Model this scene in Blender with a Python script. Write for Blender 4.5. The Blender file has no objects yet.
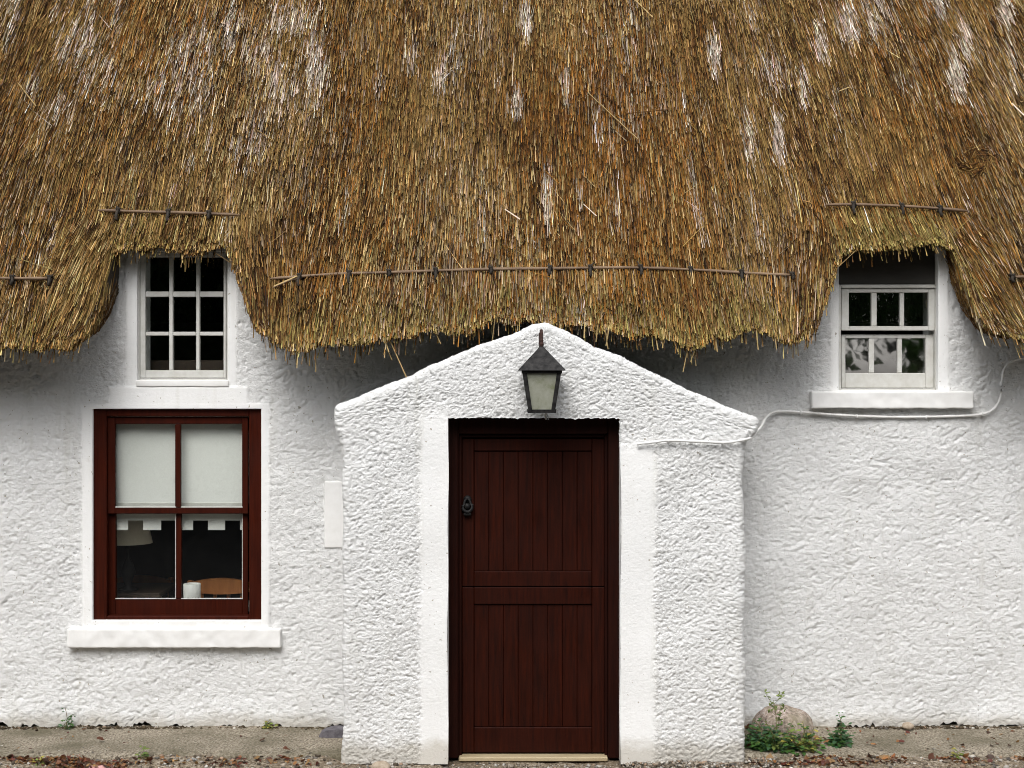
import bpy, bmesh, math, random
import numpy as np
from mathutils import Vector, Matrix

random.seed(7)
rng = np.random.default_rng(11)
scene = bpy.context.scene
COL = scene.collection
PI = math.pi

# ------------------------------------------------------------------ camera geometry
F = 1425.0            # focal length in pixels of a 1024 wide picture
CAMY, CAMZ = -7.5, 2.0


def wx(px, Y):
    return (px - 512.0) * (Y - CAMY) / F


def wz(py, Y):
    return CAMZ - (py - 384.0) * (Y - CAMY) / F


# ------------------------------------------------------------------ numpy noise
_perm = np.random.default_rng(3).permutation(256).astype(np.int64)
_perm = np.concatenate([_perm, _perm])
_grad = np.random.default_rng(5).normal(size=(256, 3))
_grad /= np.linalg.norm(_grad, axis=1)[:, None]


def perlin(x, y, z):
    x, y, z = np.broadcast_arrays(np.asarray(x, float), np.asarray(y, float), np.asarray(z, float))
    xi, yi, zi = np.floor(x).astype(np.int64), np.floor(y).astype(np.int64), np.floor(z).astype(np.int64)
    xf, yf, zf = x - xi, y - yi, z - zi
    xi &= 255; yi &= 255; zi &= 255
    u, v, w = [t * t * t * (t * (t * 6 - 15) + 10) for t in (xf, yf, zf)]
    out = 0
    for dx in (0, 1):
        for dy in (0, 1):
            for dz in (0, 1):
                h = _perm[_perm[_perm[(xi + dx) & 255] + ((yi + dy) & 255)] + ((zi + dz) & 255)]
                g = _grad[h]
                d = g[..., 0] * (xf - dx) + g[..., 1] * (yf - dy) + g[..., 2] * (zf - dz)
                wgt = (u if dx else 1 - u) * (v if dy else 1 - v) * (w if dz else 1 - w)
                out = out + wgt * d
    return out * 1.5


def sstep(a, b, x):
    t = np.clip((x - a) / (b - a), 0, 1)
    return t * t * (3 - 2 * t)


# ------------------------------------------------------------------ object helpers
def tag(o, label=None, cat=None, group=None, kind=None):
    if label: o['label'] = label
    if cat: o['category'] = cat
    if group: o['group'] = group
    if kind: o['kind'] = kind
    return o


def empty(name, loc, label=None, cat=None, group=None):
    o = bpy.data.objects.new(name, None)
    o.location = loc
    o.empty_display_size = 0.1
    COL.objects.link(o)
    return tag(o, label, cat, group)


def link(name, me, parent=None, loc=None):
    o = bpy.data.objects.new(name, me)
    COL.objects.link(o)
    if parent is not None:
        o.parent = parent
        # vertices are written in world space: cancel the parent's location
        p = parent; off = Vector((0, 0, 0))
        while p is not None:
            off += p.location; p = p.parent
        o.location = (Vector(loc) if loc is not None else Vector((0, 0, 0))) - off
    elif loc is not None:
        o.location = loc
    return o


def np_mesh(name, verts, faces, mat, smooth=True, cols=None):
    """faces: list of int arrays (n x k), any mix of k"""
    if not isinstance(faces, (list, tuple)): faces = [faces]
    me = bpy.data.meshes.new(name)
    nv = len(verts)
    me.vertices.add(nv)
    me.vertices.foreach_set('co', np.asarray(verts, np.float32).ravel())
    loops = np.concatenate([f.ravel() for f in faces]).astype(np.int32)
    sizes = np.concatenate([np.full(len(f), f.shape[1], np.int32) for f in faces])
    starts = np.concatenate([[0], np.cumsum(sizes)[:-1]]).astype(np.int32)
    me.loops.add(len(loops)); me.loops.foreach_set('vertex_index', loops)
    me.polygons.add(len(sizes)); me.polygons.foreach_set('loop_start', starts)
    me.polygons.foreach_set('loop_total', sizes)
    me.polygons.foreach_set('use_smooth', np.full(len(sizes), smooth, bool))
    me.update(calc_edges=True)
    me.validate()
    if cols is not None:
        a = me.color_attributes.new('tint', 'FLOAT_COLOR', 'POINT')
        c = np.ones((nv, 4), np.float32); c[:, :3] = cols
        a.data.foreach_set('color', c.ravel())
    if mat: me.materials.append(mat)
    return me


class MB:
    def __init__(self): self.bm = bmesh.new()

    def _add(self, tmp, M=None):
        if M is not None: bmesh.ops.transform(tmp, matrix=M, verts=tmp.verts)
        me = bpy.data.meshes.new('tmp'); tmp.to_mesh(me); tmp.free()
        self.bm.from_mesh(me); bpy.data.meshes.remove(me)
        return self

    def box(self, x0, x1, y0, y1, z0, z1, bev=0.002, M=None, seg=1):
        t = bmesh.new(); bmesh.ops.create_cube(t, size=1)
        s = Matrix.Diagonal((abs(x1 - x0), abs(y1 - y0), abs(z1 - z0), 1))
        bmesh.ops.transform(t, matrix=Matrix.Translation(((x0 + x1) / 2, (y0 + y1) / 2, (z0 + z1) / 2)) @ s, verts=t.verts)
        if bev > 0:
            bev = min(bev, 0.45 * min(abs(x1 - x0), abs(y1 - y0), abs(z1 - z0)))
            bmesh.ops.bevel(t, geom=list(t.edges), offset=bev, segments=seg, affect='EDGES', profile=0.5)
        return self._add(t, M)

    def tube(self, pts, r, n=8, rs=None, cap=True):
        pts = [Vector(p) for p in pts]; t = bmesh.new(); rings = []
        up = Vector((0, 0, 1))
        for i, p in enumerate(pts):
            d = (pts[min(i + 1, len(pts) - 1)] - pts[max(i - 1, 0)]).normalized()
            a = d.cross(up)
            if a.length < 0.05: a = d.cross(Vector((1, 0, 0)))
            a.normalize(); b = d.cross(a).normalized()
            rr = rs[i] if rs else r
            rings.append([t.verts.new(p + a * rr * math.cos(2 * PI * k / n) + b * rr * math.sin(2 * PI * k / n)) for k in range(n)])
        for A, B in zip(rings, rings[1:]):
            for k in range(n): t.faces.new((A[k], A[(k + 1) % n], B[(k + 1) % n], B[k]))
        if cap:
            t.faces.new(rings[0][::-1]); t.faces.new(rings[-1])
        bmesh.ops.recalc_face_normals(t, faces=t.faces)
        return self._add(t)

    def lathe(self, prof, c, n=24, phase=0.0):
        t = bmesh.new(); rings = []
        for r, z in prof:
            r = max(r, 1e-4)
            rings.append([t.verts.new((c[0] + r * math.cos(phase + 2 * PI * k / n), c[1] + r * math.sin(phase + 2 * PI * k / n), c[2] + z)) for k in range(n)])
        for A, B in zip(rings, rings[1:]):
            for k in range(n): t.faces.new((A[k], A[(k + 1) % n], B[(k + 1) % n], B[k]))
        t.faces.new(rings[0][::-1]); t.faces.new(rings[-1])
        bmesh.ops.recalc_face_normals(t, faces=t.faces)
        return self._add(t)

    def hexa(self, bottom, top):
        """8-corner solid: bottom 4 + top 4 points, same order"""
        t = bmesh.new()
        B = [t.verts.new(p) for p in bottom]; T = [t.verts.new(p) for p in top]
        t.faces.new(B[::-1]); t.faces.new(T)
        for k in range(4): t.faces.new((B[k], B[(k + 1) % 4], T[(k + 1) % 4], T[k]))
        bmesh.ops.recalc_face_normals(t, faces=t.faces)
        return self._add(t)

    def prism(self, poly, y0, y1):
        """polygon of (x,z) extruded in y"""
        t = bmesh.new()
        A = [t.verts.new((x, y0, z)) for x, z in poly]; B = [t.verts.new((x, y1, z)) for x, z in poly]
        t.faces.new(A); t.faces.new(B[::-1]); n = len(poly)
        for k in range(n): t.faces.new((A[k], B[k], B[(k + 1) % n], A[(k + 1) % n]))
        bmesh.ops.recalc_face_normals(t, faces=t.faces)
        return self._add(t)

    def mesh(self, name, mat, smooth=False):
        me = bpy.data.meshes.new(name); self.bm.to_mesh(me); self.bm.free()
        me.materials.append(mat)
        if smooth: me.polygons.foreach_set('use_smooth', [True] * len(me.polygons))
        return me

    def build(self, name, mat, parent=None, smooth=False):
        return link(name, self.mesh(name, mat, smooth), parent)


# ------------------------------------------------------------------ materials
def mat_new(name):
    m = bpy.data.materials.new(name); m.use_nodes = True
    nt = m.node_tree; nt.nodes.clear()
    out = nt.nodes.new('ShaderNodeOutputMaterial')
    p = nt.nodes.new('ShaderNodeBsdfPrincipled')
    nt.links.new(p.outputs[0], out.inputs[0])
    return m, nt, p, out


def N(nt, t, **kw):
    n = nt.nodes.new(t)
    for k, v in kw.items():
        if k in n.inputs: n.inputs[k].default_value = v
        else: setattr(n, k, v)
    return n


def coords(nt, scale=(1, 1, 1), kind='Object'):
    tc = N(nt, 'ShaderNodeTexCoord'); mp = N(nt, 'ShaderNodeMapping')
    mp.inputs['Scale'].default_value = scale
    nt.links.new(tc.outputs[kind], mp.inputs['Vector'])
    return mp.outputs['Vector']


def noise(nt, vec, scale, detail=4, rough=0.6):
    n = N(nt, 'ShaderNodeTexNoise'); n.inputs['Scale'].default_value = scale
    n.inputs['Detail'].default_value = detail; n.inputs['Roughness'].default_value = rough
    nt.links.new(vec, n.inputs['Vector'])
    return n.outputs['Fac']


def ramp(nt, fac, stops):
    r = N(nt, 'ShaderNodeValToRGB'); e = r.color_ramp.elements
    while len(e) < len(stops): e.new(0.5)
    for k, (pos, c) in enumerate(stops):
        e[k].position = pos; e[k].color = (c[0], c[1], c[2], 1) if not isinstance(c, (int, float)) else (c, c, c, 1)
    nt.links.new(fac, r.inputs[0])
    return r.outputs[0]


def mixc(nt, fac, a, b, mode='MIX'):
    m = N(nt, 'ShaderNodeMix', data_type='RGBA', blend_type=mode)
    if isinstance(fac, (int, float)): m.inputs[0].default_value = fac
    else: nt.links.new(fac, m.inputs[0])
    for s, v in ((6, a), (7, b)):
        if isinstance(v, tuple): m.inputs[s].default_value = (v[0], v[1], v[2], 1)
        else: nt.links.new(v, m.inputs[s])
    return m.outputs[2]


def bump(nt, p, h, strength=0.3, dist=0.005):
    b = N(nt, 'ShaderNodeBump'); b.inputs['Strength'].default_value = strength
    b.inputs['Distance'].default_value = dist
    nt.links.new(h, b.inputs['Height']); nt.links.new(b.outputs[0], p.inputs['Normal'])


def simple(name, c1, c2=None, rough=0.6, scale=20, stretch=(1, 1, 1), bstr=0.2, bdist=0.002, metal=0.0, spec=0.5):
    m, nt, p, _ = mat_new(name)
    v = coords(nt, stretch)
    f = noise(nt, v, scale, 5, 0.65)
    c2 = c2 or tuple(x * 0.7 for x in c1)
    nt.links.new(ramp(nt, f, [(0.3, c1), (0.7, c2)]), p.inputs['Base Color'])
    p.inputs['Roughness'].default_value = rough
    p.inputs['Metallic'].default_value = metal
    p.inputs['Specular IOR Level'].default_value = spec
    if bstr: bump(nt, p, f, bstr, bdist)
    return m


def mat_plaster(name, fine, fdist, dirt=True):
    m, nt, p, _ = mat_new(name)
    v = coords(nt, (1, 1, 1))
    vs = coords(nt, (0.75, 1, 1.3))
    big = noise(nt, v, 1.7, 5, 0.7)
    mid = noise(nt, v, 14, 5, 0.7)
    base = ramp(nt, big, [(0.35, (0.83, 0.835, 0.83)), (0.7, (0.785, 0.785, 0.775))])
    spots = ramp(nt, mid, [(0.62, 0.0), (0.76, 1.0)])
    k = N(nt, 'ShaderNodeMath', operation='MULTIPLY'); nt.links.new(spots, k.inputs[0]); k.inputs[1].default_value = 0.35
    base = mixc(nt, k.outputs[0], base, (0.60, 0.575, 0.52))
    # specks of flaked paint and moss
    sp = noise(nt, v, 48, 2, 0.5)
    sp = ramp(nt, sp, [(0.70, 0.0), (0.74, 0.8)])
    base = mixc(nt, sp, base, (0.28, 0.25, 0.19))
    if dirt:
        # splash stain along the foot of the wall
        tc = N(nt, 'ShaderNodeTexCoord'); sx = N(nt, 'ShaderNodeSeparateXYZ'); nt.links.new(tc.outputs['Object'], sx.inputs[0])
        n2 = noise(nt, v, 7, 5, 0.7)
        a = N(nt, 'ShaderNodeMath', operation='MULTIPLY_ADD'); nt.links.new(n2, a.inputs[0]); a.inputs[1].default_value = -0.15; nt.links.new(sx.outputs[2], a.inputs[2])
        st = ramp(nt, a.outputs[0], [(0.0, 0.5), (0.07, 0.0)])
        base = mixc(nt, st, base, (0.36, 0.31, 0.22))
    dr = noise(nt, coords(nt, (7, 7, 0.55)), 1.6, 5, 0.65)
    base = mixc(nt, ramp(nt, dr, [(0.56, 0.0), (0.8, 0.38)]), base, (0.57, 0.56, 0.49))
    nt.links.new(base, p.inputs['Base Color'])
    p.inputs['Roughness'].default_value = 0.75
    p.inputs['Specular IOR Level'].default_value = 0.25
    h1 = noise(nt, vs, 95, 7, 0.75)
    at = N(nt, 'ShaderNodeAttribute'); at.attribute_name = 'tint'
    ml = N(nt, 'ShaderNodeMath', operation='MULTIPLY'); nt.links.new(h1, ml.inputs[0]); nt.links.new(at.outputs['Fac'], ml.inputs[1])
    bump(nt, p, ml.outputs[0], fine, fdist)
    return m


def mat_straw():
    m, nt, p, _ = mat_new('straw')
    a = N(nt, 'ShaderNodeAttribute'); a.attribute_name = 'tint'
    nt.links.new(a.outputs['Color'], p.inputs['Base Color'])
    p.inputs['Roughness'].default_value = 0.85
    p.inputs['Specular IOR Level'].default_value = 0.08
    return m


def mat_wood_paint(name, c1, c2, rough=0.38):
    m, nt, p, _ = mat_new(name)
    v = coords(nt, (1, 1, 0.06))
    f = noise(nt, v, 60, 6, 0.7)
    g = noise(nt, coords(nt), 5, 4, 0.6)
    c = ramp(nt, f, [(0.3, c1), (0.72, c2)])
    c = mixc(nt, ramp(nt, g, [(0.35, 0.0), (0.75, 0.55)]), c, tuple(x * 0.55 for x in c1))
    nt.links.new(c, p.inputs['Base Color'])
    nt.links.new(ramp(nt, g, [(0.3, rough - 0.05), (0.7, rough + 0.2)]), p.inputs['Roughness'])
    p.inputs['Specular IOR Level'].default_value = 0.09
    bump(nt, p, f, 0.25, 0.001)
    return m


def mat_glass(name, wav=0.3, ior=1.7):
    m, nt, p, out = mat_new(name)
    nt.nodes.remove(p)
    tr = N(nt, 'ShaderNodeBsdfTransparent'); tr.inputs[0].default_value = (0.955, 0.965, 0.955, 1)
    gl = N(nt, 'ShaderNodeBsdfGlossy'); gl.inputs['Roughness'].default_value = 0.01
    fr = N(nt, 'ShaderNodeFresnel'); fr.inputs[0].default_value = ior
    b = N(nt, 'ShaderNodeBump'); b.inputs['Strength'].default_value = wav; b.inputs['Distance'].default_value = 0.01
    f = noise(nt, coords(nt), 6, 2, 0.5); nt.links.new(f, b.inputs['Height']); nt.links.new(b.outputs[0], gl.inputs['Normal'])
    mx = N(nt, 'ShaderNodeMixShader')
    ge = N(nt, 'ShaderNodeNewGeometry'); inv = N(nt, 'ShaderNodeMath', operation='SUBTRACT'); inv.inputs[0].default_value = 1.0; nt.links.new(ge.outputs['Backfacing'], inv.inputs[1])
    fm = N(nt, 'ShaderNodeMath', operation='MULTIPLY'); nt.links.new(fr.outputs[0], fm.inputs[0]); nt.links.new(inv.outputs[0], fm.inputs[1])   # the far face of the sheet does not reflect totally
    nt.links.new(fm.outputs[0], mx.inputs[0]); nt.links.new(tr.outputs[0], mx.inputs[1]); nt.links.new(gl.outputs[0], mx.inputs[2])
    nt.links.new(mx.outputs[0], out.inputs[0])
    return m


M = {}
M['wall'] = mat_plaster('limewash_wall', 1.0, 0.011)
M['porch'] = mat_plaster('roughcast_porch', 1.0, 0.010)
M['trim'] = simple('white_painted_plaster', (0.82, 0.82, 0.81), (0.74, 0.735, 0.715), 0.6, 9, bstr=0.35, bdist=0.004)
M['white_wood'] = simple('white_gloss_wood', (0.60, 0.60, 0.575), (0.48, 0.47, 0.43), 0.5, 16, bstr=0.25, bdist=0.001)
M['mahogany'] = mat_wood_paint('mahogany_paint', (0.055, 0.0088, 0.0034), (0.018, 0.0034, 0.0018))
M['door_red'] = mat_wood_paint('door_stain', (0.035, 0.0058, 0.0020), (0.006, 0.0016, 0.0010), 0.5)
M['door_dark'] = mat_wood_paint('door_frame_stain', (0.021, 0.0040, 0.0019), (0.008, 0.0019, 0.0012), 0.5)
M['glass'] = mat_glass('window_glass', 0.12)
M['old_glass'] = mat_glass('wavy_glass', 0.35)
M['pale_glass'] = mat_glass('pale_old_glass', 0.3, 3.0)
M['lead_glass'] = mat_glass('old_lead_glass', 0.04, 9.0)
M['lead_glass'].node_tree.nodes['Glossy BSDF'].inputs['Roughness'].default_value = 0.022
M['straw'] = mat_straw()
M['thatch_core'] = simple('thatch_core', (0.04, 0.025, 0.012), (0.018, 0.011, 0.006), 0.9, 60, (1, 1, 0.08), 0.8, 0.02)  # dark core colour adds painted shade to the gaps between reeds
M['rod'] = simple('hazel_rod', (0.25, 0.165, 0.095), (0.08, 0.045, 0.025), 0.7, 30, (0.2, 1, 1), 0.4, 0.003)
M['twine'] = simple('twine', (0.014, 0.011, 0.008), (0.04, 0.03, 0.02), 0.9, 60)
M['iron'] = simple('black_iron', (0.008, 0.008, 0.009), (0.018, 0.017, 0.016), 0.5, 40, bstr=0.4, bdist=0.002, spec=0.15)
M['lantern_iron'] = simple('streaked_lantern_metal', (0.004, 0.0042, 0.0048), (0.045, 0.043, 0.042), 0.5, 34, bstr=0.6, bdist=0.003, spec=0.14)  # lighter second tone paints highlight streaks into the cap metal
M['rust'] = simple('rusty_iron', (0.050, 0.014, 0.008), (0.016, 0.008, 0.006), 0.8, 60, bstr=0.5)
M['shaded_wood'] = simple('shaded_board', (0.05, 0.046, 0.04), (0.03, 0.027, 0.022), 0.8, 14, (0.2, 1, 1))  # deep shade under the thatch is put into the board's colour
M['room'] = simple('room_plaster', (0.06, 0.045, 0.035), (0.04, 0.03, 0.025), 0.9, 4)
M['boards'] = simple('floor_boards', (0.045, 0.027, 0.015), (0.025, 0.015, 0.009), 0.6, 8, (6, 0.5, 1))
M['pine'] = simple('pine_wood', (0.45, 0.175, 0.05), (0.28, 0.10, 0.03), 0.4, 18, (1, 1, 0.2))
M['blind'] = simple('blind_fabric', (0.74, 0.75, 0.725), (0.69, 0.695, 0.67), 0.9, 120, bstr=0.2)
M['shade'] = simple('lamp_shade_cloth', (0.86, 0.80, 0.66), (0.80, 0.74, 0.60), 0.9, 60)
M['threshold'] = simple('pale_threshold', (0.46, 0.38, 0.24), (0.33, 0.26, 0.15), 0.6, 20, (0.2, 1, 1))
M['plinth'] = simple('bare_wall_foot', (0.10, 0.075, 0.05), (0.03, 0.024, 0.018), 0.95, 18, bstr=0.9, bdist=0.02)


def mat_speckle(name, stops, scale, rough=0.85, bstr=0.6, bdist=0.004, big=None):
    m, nt, p, _ = mat_new(name)
    v = coords(nt)
    f = noise(nt, v, scale, 3, 0.7)
    c = ramp(nt, f, stops)
    if big:
        g = noise(nt, v, big[0], 4, 0.6)
        c = mixc(nt, ramp(nt, g, [(0.4, 0.0), (0.66, 0.8)]), c, big[1])
    nt.links.new(c, p.inputs['Base Color']); p.inputs['Roughness'].default_value = rough
    p.inputs['Specular IOR Level'].default_value = 0.25
    bump(nt, p, f, bstr, bdist)
    return m


M['stone_pink'] = mat_speckle('pink_granite', [(0.34, (0.12, 0.10, 0.085)), (0.5, (0.34, 0.265, 0.225)), (0.66, (0.56, 0.49, 0.45))], 42, big=(6, (0.25, 0.22, 0.15)), bstr=0.9, bdist=0.008)
M['slate'] = mat_speckle('slate', [(0.3, (0.07, 0.065, 0.075)), (0.7, (0.16, 0.15, 0.165))], 25)
M['pebble_tan'] = mat_speckle('tan_stone', [(0.3, (0.28, 0.22, 0.16)), (0.7, (0.45, 0.38, 0.30))], 40)
M['pebble_pink'] = mat_speckle('pale_pink_stone', [(0.3, (0.48, 0.25, 0.24)), (0.7, (0.62, 0.38, 0.36))], 40)
M['pebble_grey'] = mat_speckle('grey_stone', [(0.3, (0.12, 0.12, 0.115)), (0.7, (0.30, 0.30, 0.29))], 40)
M['porch_top_dark'] = mat_speckle('unseen_porch_top_dark', [(0.34, (0.03, 0.032, 0.02)), (0.66, (0.085, 0.08, 0.06))], 30)  # dark colour added to the unseen porch top to cut bounce light
M['apron'] = mat_speckle('concrete_apron', [(0.36, (0.09, 0.075, 0.055)), (0.5, (0.235, 0.20, 0.15)), (0.66, (0.40, 0.36, 0.29))], 85, big=(2.6, (0.085, 0.075, 0.045)))
M['ground'] = mat_speckle('gravel_earth', [(0.36, (0.06, 0.045, 0.03)), (0.5, (0.20, 0.16, 0.11)), (0.66, (0.42, 0.37, 0.30))], 60, big=(3, (0.11, 0.08, 0.05)), bdist=0.01)


M['asphalt'] = mat_speckle('asphalt', [(0.36, (0.03, 0.03, 0.03)), (0.66, (0.075, 0.074, 0.072))], 90)
M['turf'] = mat_speckle('turf', [(0.36, (0.02, 0.035, 0.012)), (0.66, (0.06, 0.09, 0.03))], 14, bdist=0.05)


def mat_leaf(name):
    m, nt, p, out = mat_new(name)
    a = N(nt, 'ShaderNodeAttribute'); a.attribute_name = 'tint'
    nt.links.new(a.outputs['Color'], p.inputs['Base Color'])
    p.inputs['Roughness'].default_value = 0.55
    t = N(nt, 'ShaderNodeBsdfTranslucent'); nt.links.new(a.outputs['Color'], t.inputs[0])
    mx = N(nt, 'ShaderNodeMixShader'); mx.inputs[0].default_value = 0.3
    nt.links.new(p.outputs[0], mx.inputs[1]); nt.links.new(t.outputs[0], mx.inputs[2]); nt.links.new(mx.outputs[0], out.inputs[0])
    return m


M['leaf'] = mat_leaf('leaf')
M['bark'] = simple('bark', (0.09, 0.07, 0.05), (0.04, 0.03, 0.022), 0.9, 20, (1, 1, 0.2), 0.8, 0.03)
M['stem'] = simple('green_stem', (0.12, 0.16, 0.05), (0.15, 0.09, 0.05), 0.6, 60)
M['pebbles'] = mat_straw(); M['pebbles'].name = 'gravel_stones'


def lantern_glass():
    m, nt, p, out = mat_new('dirty_lantern_glass')
    v = coords(nt)
    f = noise(nt, v, 18, 5, 0.7)
    tc = N(nt, 'ShaderNodeTexCoord')
    c = ramp(nt, f, [(0.3, (0.60, 0.61, 0.53)), (0.52, (0.50, 0.51, 0.41)), (0.72, (0.27, 0.30, 0.14))])
    nt.links.new(c, p.inputs['Base Color']); p.inputs['Roughness'].default_value = 0.35
    t = N(nt, 'ShaderNodeBsdfTranslucent'); nt.links.new(c, t.inputs[0])
    mx = N(nt, 'ShaderNodeMixShader'); mx.inputs[0].default_value = 0.45
    nt.links.new(p.outputs[0], mx.inputs[1]); nt.links.new(t.outputs[0], mx.inputs[2]); nt.links.new(mx.outputs[0], out.inputs[0])
    return m


M['lantern_glass'] = lantern_glass()

# ------------------------------------------------------------------ the cottage
cottage = empty('cottage', (0, 0.6, 0), 'white roughcast cottage under a deep brown thatch, with a gabled porch', 'cottage')

WY = 0.60      # front plane of the long wall


def knots(ks, h):
    out = [ks[0]]
    for a, b, hh in zip(ks, ks[1:], h):
        n = max(1, int(math.ceil((b - a) / hh)))
        out += list(np.linspace(a, b, n + 1)[1:])
    return np.array(out)


def vnormals(V, quads):
    a, b, c, d = [V[quads[:, k]] for k in range(4)]
    n = np.cross(c - a, d - b)
    out = np.zeros_like(V)
    for k in range(4): np.add.at(out, quads[:, k], n)
    return out / np.maximum(np.linalg.norm(out, axis=1), 1e-12)[:, None]


def crevice(n, w):
    """thin furrows along the zero lines of a noise"""
    return -np.exp(-(n / w) ** 2)


def rough_main(P):
    x, y, z = P.T
    # horizontally stretched lumps of hand-thrown render under many coats of limewash
    w = 0.6 * perlin(x * 8, y * 8, z * 9)
    a = perlin(x * 20 + w, y * 20, z * 25 + w)
    b = perlin(x * 43 + 9 + w, y * 40, z * 50 - w)
    c = perlin(x * 70 + w, y * 70 + 5, z * 76)
    gate = sstep(-0.05, 0.5, perlin(x * 5 + 30, y * 5, z * 6))
    fur = crevice(perlin(x * 15 + w * 2, y * 15 + 9, z * 26 + w * 2), 0.07) * gate
    f = 0.75 * a + 0.8 * b + 0.65 * c
    pit = np.minimum(0, f + 0.12)
    return 0.0032 * f + 0.0076 * pit + 0.0065 * fur + 0.006 * perlin(x * 4 + 3, y * 5, z * 5)


def rough_porch(P):
    x, y, z = P.T
    w = 0.8 * perlin(x * 11, y * 11, z * 11)
    a = perlin(x * 22 + w, y * 28, z * 31 + w)
    b = perlin(x * 46 + w, y * 48 + 3, z * 58 - w)
    c = perlin(x * 78 + w, y * 80, z * 88)
    gate = sstep(-0.25, 0.3, perlin(x * 6 + 30, y * 6, z * 7))
    fur = crevice(perlin(x * 24 + w * 2, y * 24 + 9, z * 34 + w * 2), 0.10) * gate
    f = 0.6 * a + 0.85 * b + 0.8 * c
    pit = np.minimum(0, f + 0.15)
    return 0.0036 * f + 0.0080 * pit + 0.004 * fur + 0.008 * perlin(x * 4, y * 4 + 7, z * 5)


# ---- long wall
Y0 = WY
holes = [  # px rectangle of each opening in the wall plane
    (93, 261.5, 409, 620),        # parlour window
    (137, 228, 240, 380),         # small window under the thatch
    (838.5, 938, 240, 390),       # small window on the other side
]
hx = [(wx(a, Y0), wx(b, Y0), wz(d, Y0), wz(c, Y0)) for a, b, c, d in holes]
WTOP = 2.83
xk = sorted({-5.2, -3.6, 3.6, 5.2, *[v for h in hx for v in h[:2]]})
xs = knots(xk, [0.10] + [0.0065] * (len(xk) - 3) + [0.10])
zt = [min(h[3], WTOP) for h in hx]
zk = sorted({0.05, 2.36, WTOP, *[h[2] for h in hx], hx[0][3]})
zs = knots(zk, [0.0065 if b <= 2.37 else 0.012 for b in zk[1:]])
nx, nz = len(xs), len(zs)
X, Z = np.meshgrid(xs, zs, indexing='ij')
V = np.stack([X.ravel(), np.full(nx * nz, Y0), Z.ravel()], 1)
idx = np.arange(nx * nz).reshape(nx, nz)
Q = np.stack([idx[:-1, :-1], idx[1:, :-1], idx[1:, 1:], idx[:-1, 1:]], -1)
cx = (xs[:-1] + xs[1:]) / 2; cz = (zs[:-1] + zs[1:]) / 2
keep = np.ones((nx - 1, nz - 1), bool)
for x0, x1, z0, z1 in hx:
    keep &= ~((cx[:, None] > x0) & (cx[:, None] < x1) & (cz[None, :] > z0) & (cz[None, :] < z1))
# nothing of the wall is needed inside the porch
keep &= ~((cx[:, None] > -0.86) & (cx[:, None] < 1.18) & (cz[None, :] < 1.72))
quads = Q[keep]
# smooth painted bands round the windows, a few millimetres proud
bands = [(83, 268.5, 404.5, 629, 0.008), (126.5, 235.5, 230, 390, 0.0), (110, 247, 387.5, 406, 0.007), (831.5, 947, 230, 396, 0.006)]
mask = np.ones(nx * nz); proud = np.zeros(nx * nz)
pxv, pzv = V[:, 0], V[:, 2]
for a, b, c, d, pr in bands:
    x0, x1, z0, z1 = wx(a, Y0), wx(b, Y0), wz(d, Y0), wz(c, Y0)
    e = 0.012
    ins = sstep(x0 - e, x0, pxv) * sstep(-x1 - e, -x1, -pxv) * sstep(z0 - e, z0, pzv) * sstep(-z1 - e, -z1, -pzv)
    mask *= 1 - 0.88 * ins
    proud = np.maximum(proud, ins * pr)
# reveals
extra_v, extra_q = [], []
base = len(V)


def reveal(loop_idx, depths, closed=False):
    global base
    prev = np.array(loop_idx)
    for dpt in depths:
        P = V[np.array(loop_idx)].copy(); P[:, 1] = Y0 + dpt
        cur = np.arange(base, base + len(P)); base += len(P)
        extra_v.append(P)
        extra_q.append(np.stack([prev[:-1], prev[1:], cur[1:], cur[:-1]], 1))
        prev = cur


def ix(x): return int(np.argmin(np.abs(xs - x)))
def iz(z): return int(np.argmin(np.abs(zs - z)))


for x0, x1, z0, z1 in hx:
    i0, i1, j0, j1 = ix(x0), ix(x1), iz(z0), iz(min(z1, WTOP))
    lp = [idx[i0, j] for j in range(j1, j0 - 1, -1)] + [idx[i, j0] for i in range(i0 + 1, i1 + 1)] + [idx[i1, j] for j in range(j0 + 1, j1 + 1)]
    if z1 < WTOP: lp += [idx[i, j1] for i in range(i1 - 1, i0 - 1, -1)]
    reveal(lp, [0.006, 0.03, 0.08, 0.30])
nbase = len(V)
V = np.concatenate([V] + extra_v); quads = np.concatenate([quads] + extra_q)
maskf = np.concatenate([mask, np.full(len(V) - nbase, 0.0)])
proudf = np.concatenate([proud, np.zeros(len(V) - nbase)])
P = V[:nbase].copy()
fl = sstep(5.2, 3.4, np.abs(P[:, 0]))
d = rough_main(P) * mask
# slow hand-built unevenness of the whole wall
und = 0.022 * perlin(P[:, 0] * 1.1, 0.3, P[:, 2] * 1.3) + 0.01 * perlin(P[:, 0] * 3.1, 4.3, P[:, 2] * 3.3)
und *= np.where(mask < 0.3, 0.35, 1.0)
V[:nbase, 1] -= d + und * mask + proud
V[:nbase, 0] += 0.004 * perlin(P[:, 0] * 30, 8.1, P[:, 2] * 30) * mask
# ragged lower edge where the limewash stops above the apron
rag = np.maximum(0, perlin(P[:, 0] * 7, 2.2, 0) * 0.05 + perlin(P[:, 0] * 23, 5.5, 0) * 0.026 + perlin(P[:, 0] * 61, 5.5, 0) * 0.016 + 0.002)
V[:nbase, 2] += rag * sstep(0.16, 0.05, P[:, 2])
V[:nbase, 1] -= 0.012 * sstep(0.25, 0.05, P[:, 2])
wall = link('wall', np_mesh('wall', V, quads, M['wall'], cols=np.repeat(np.clip(maskf, .2, 1)[:, None], 3, 1)), cottage)

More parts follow.
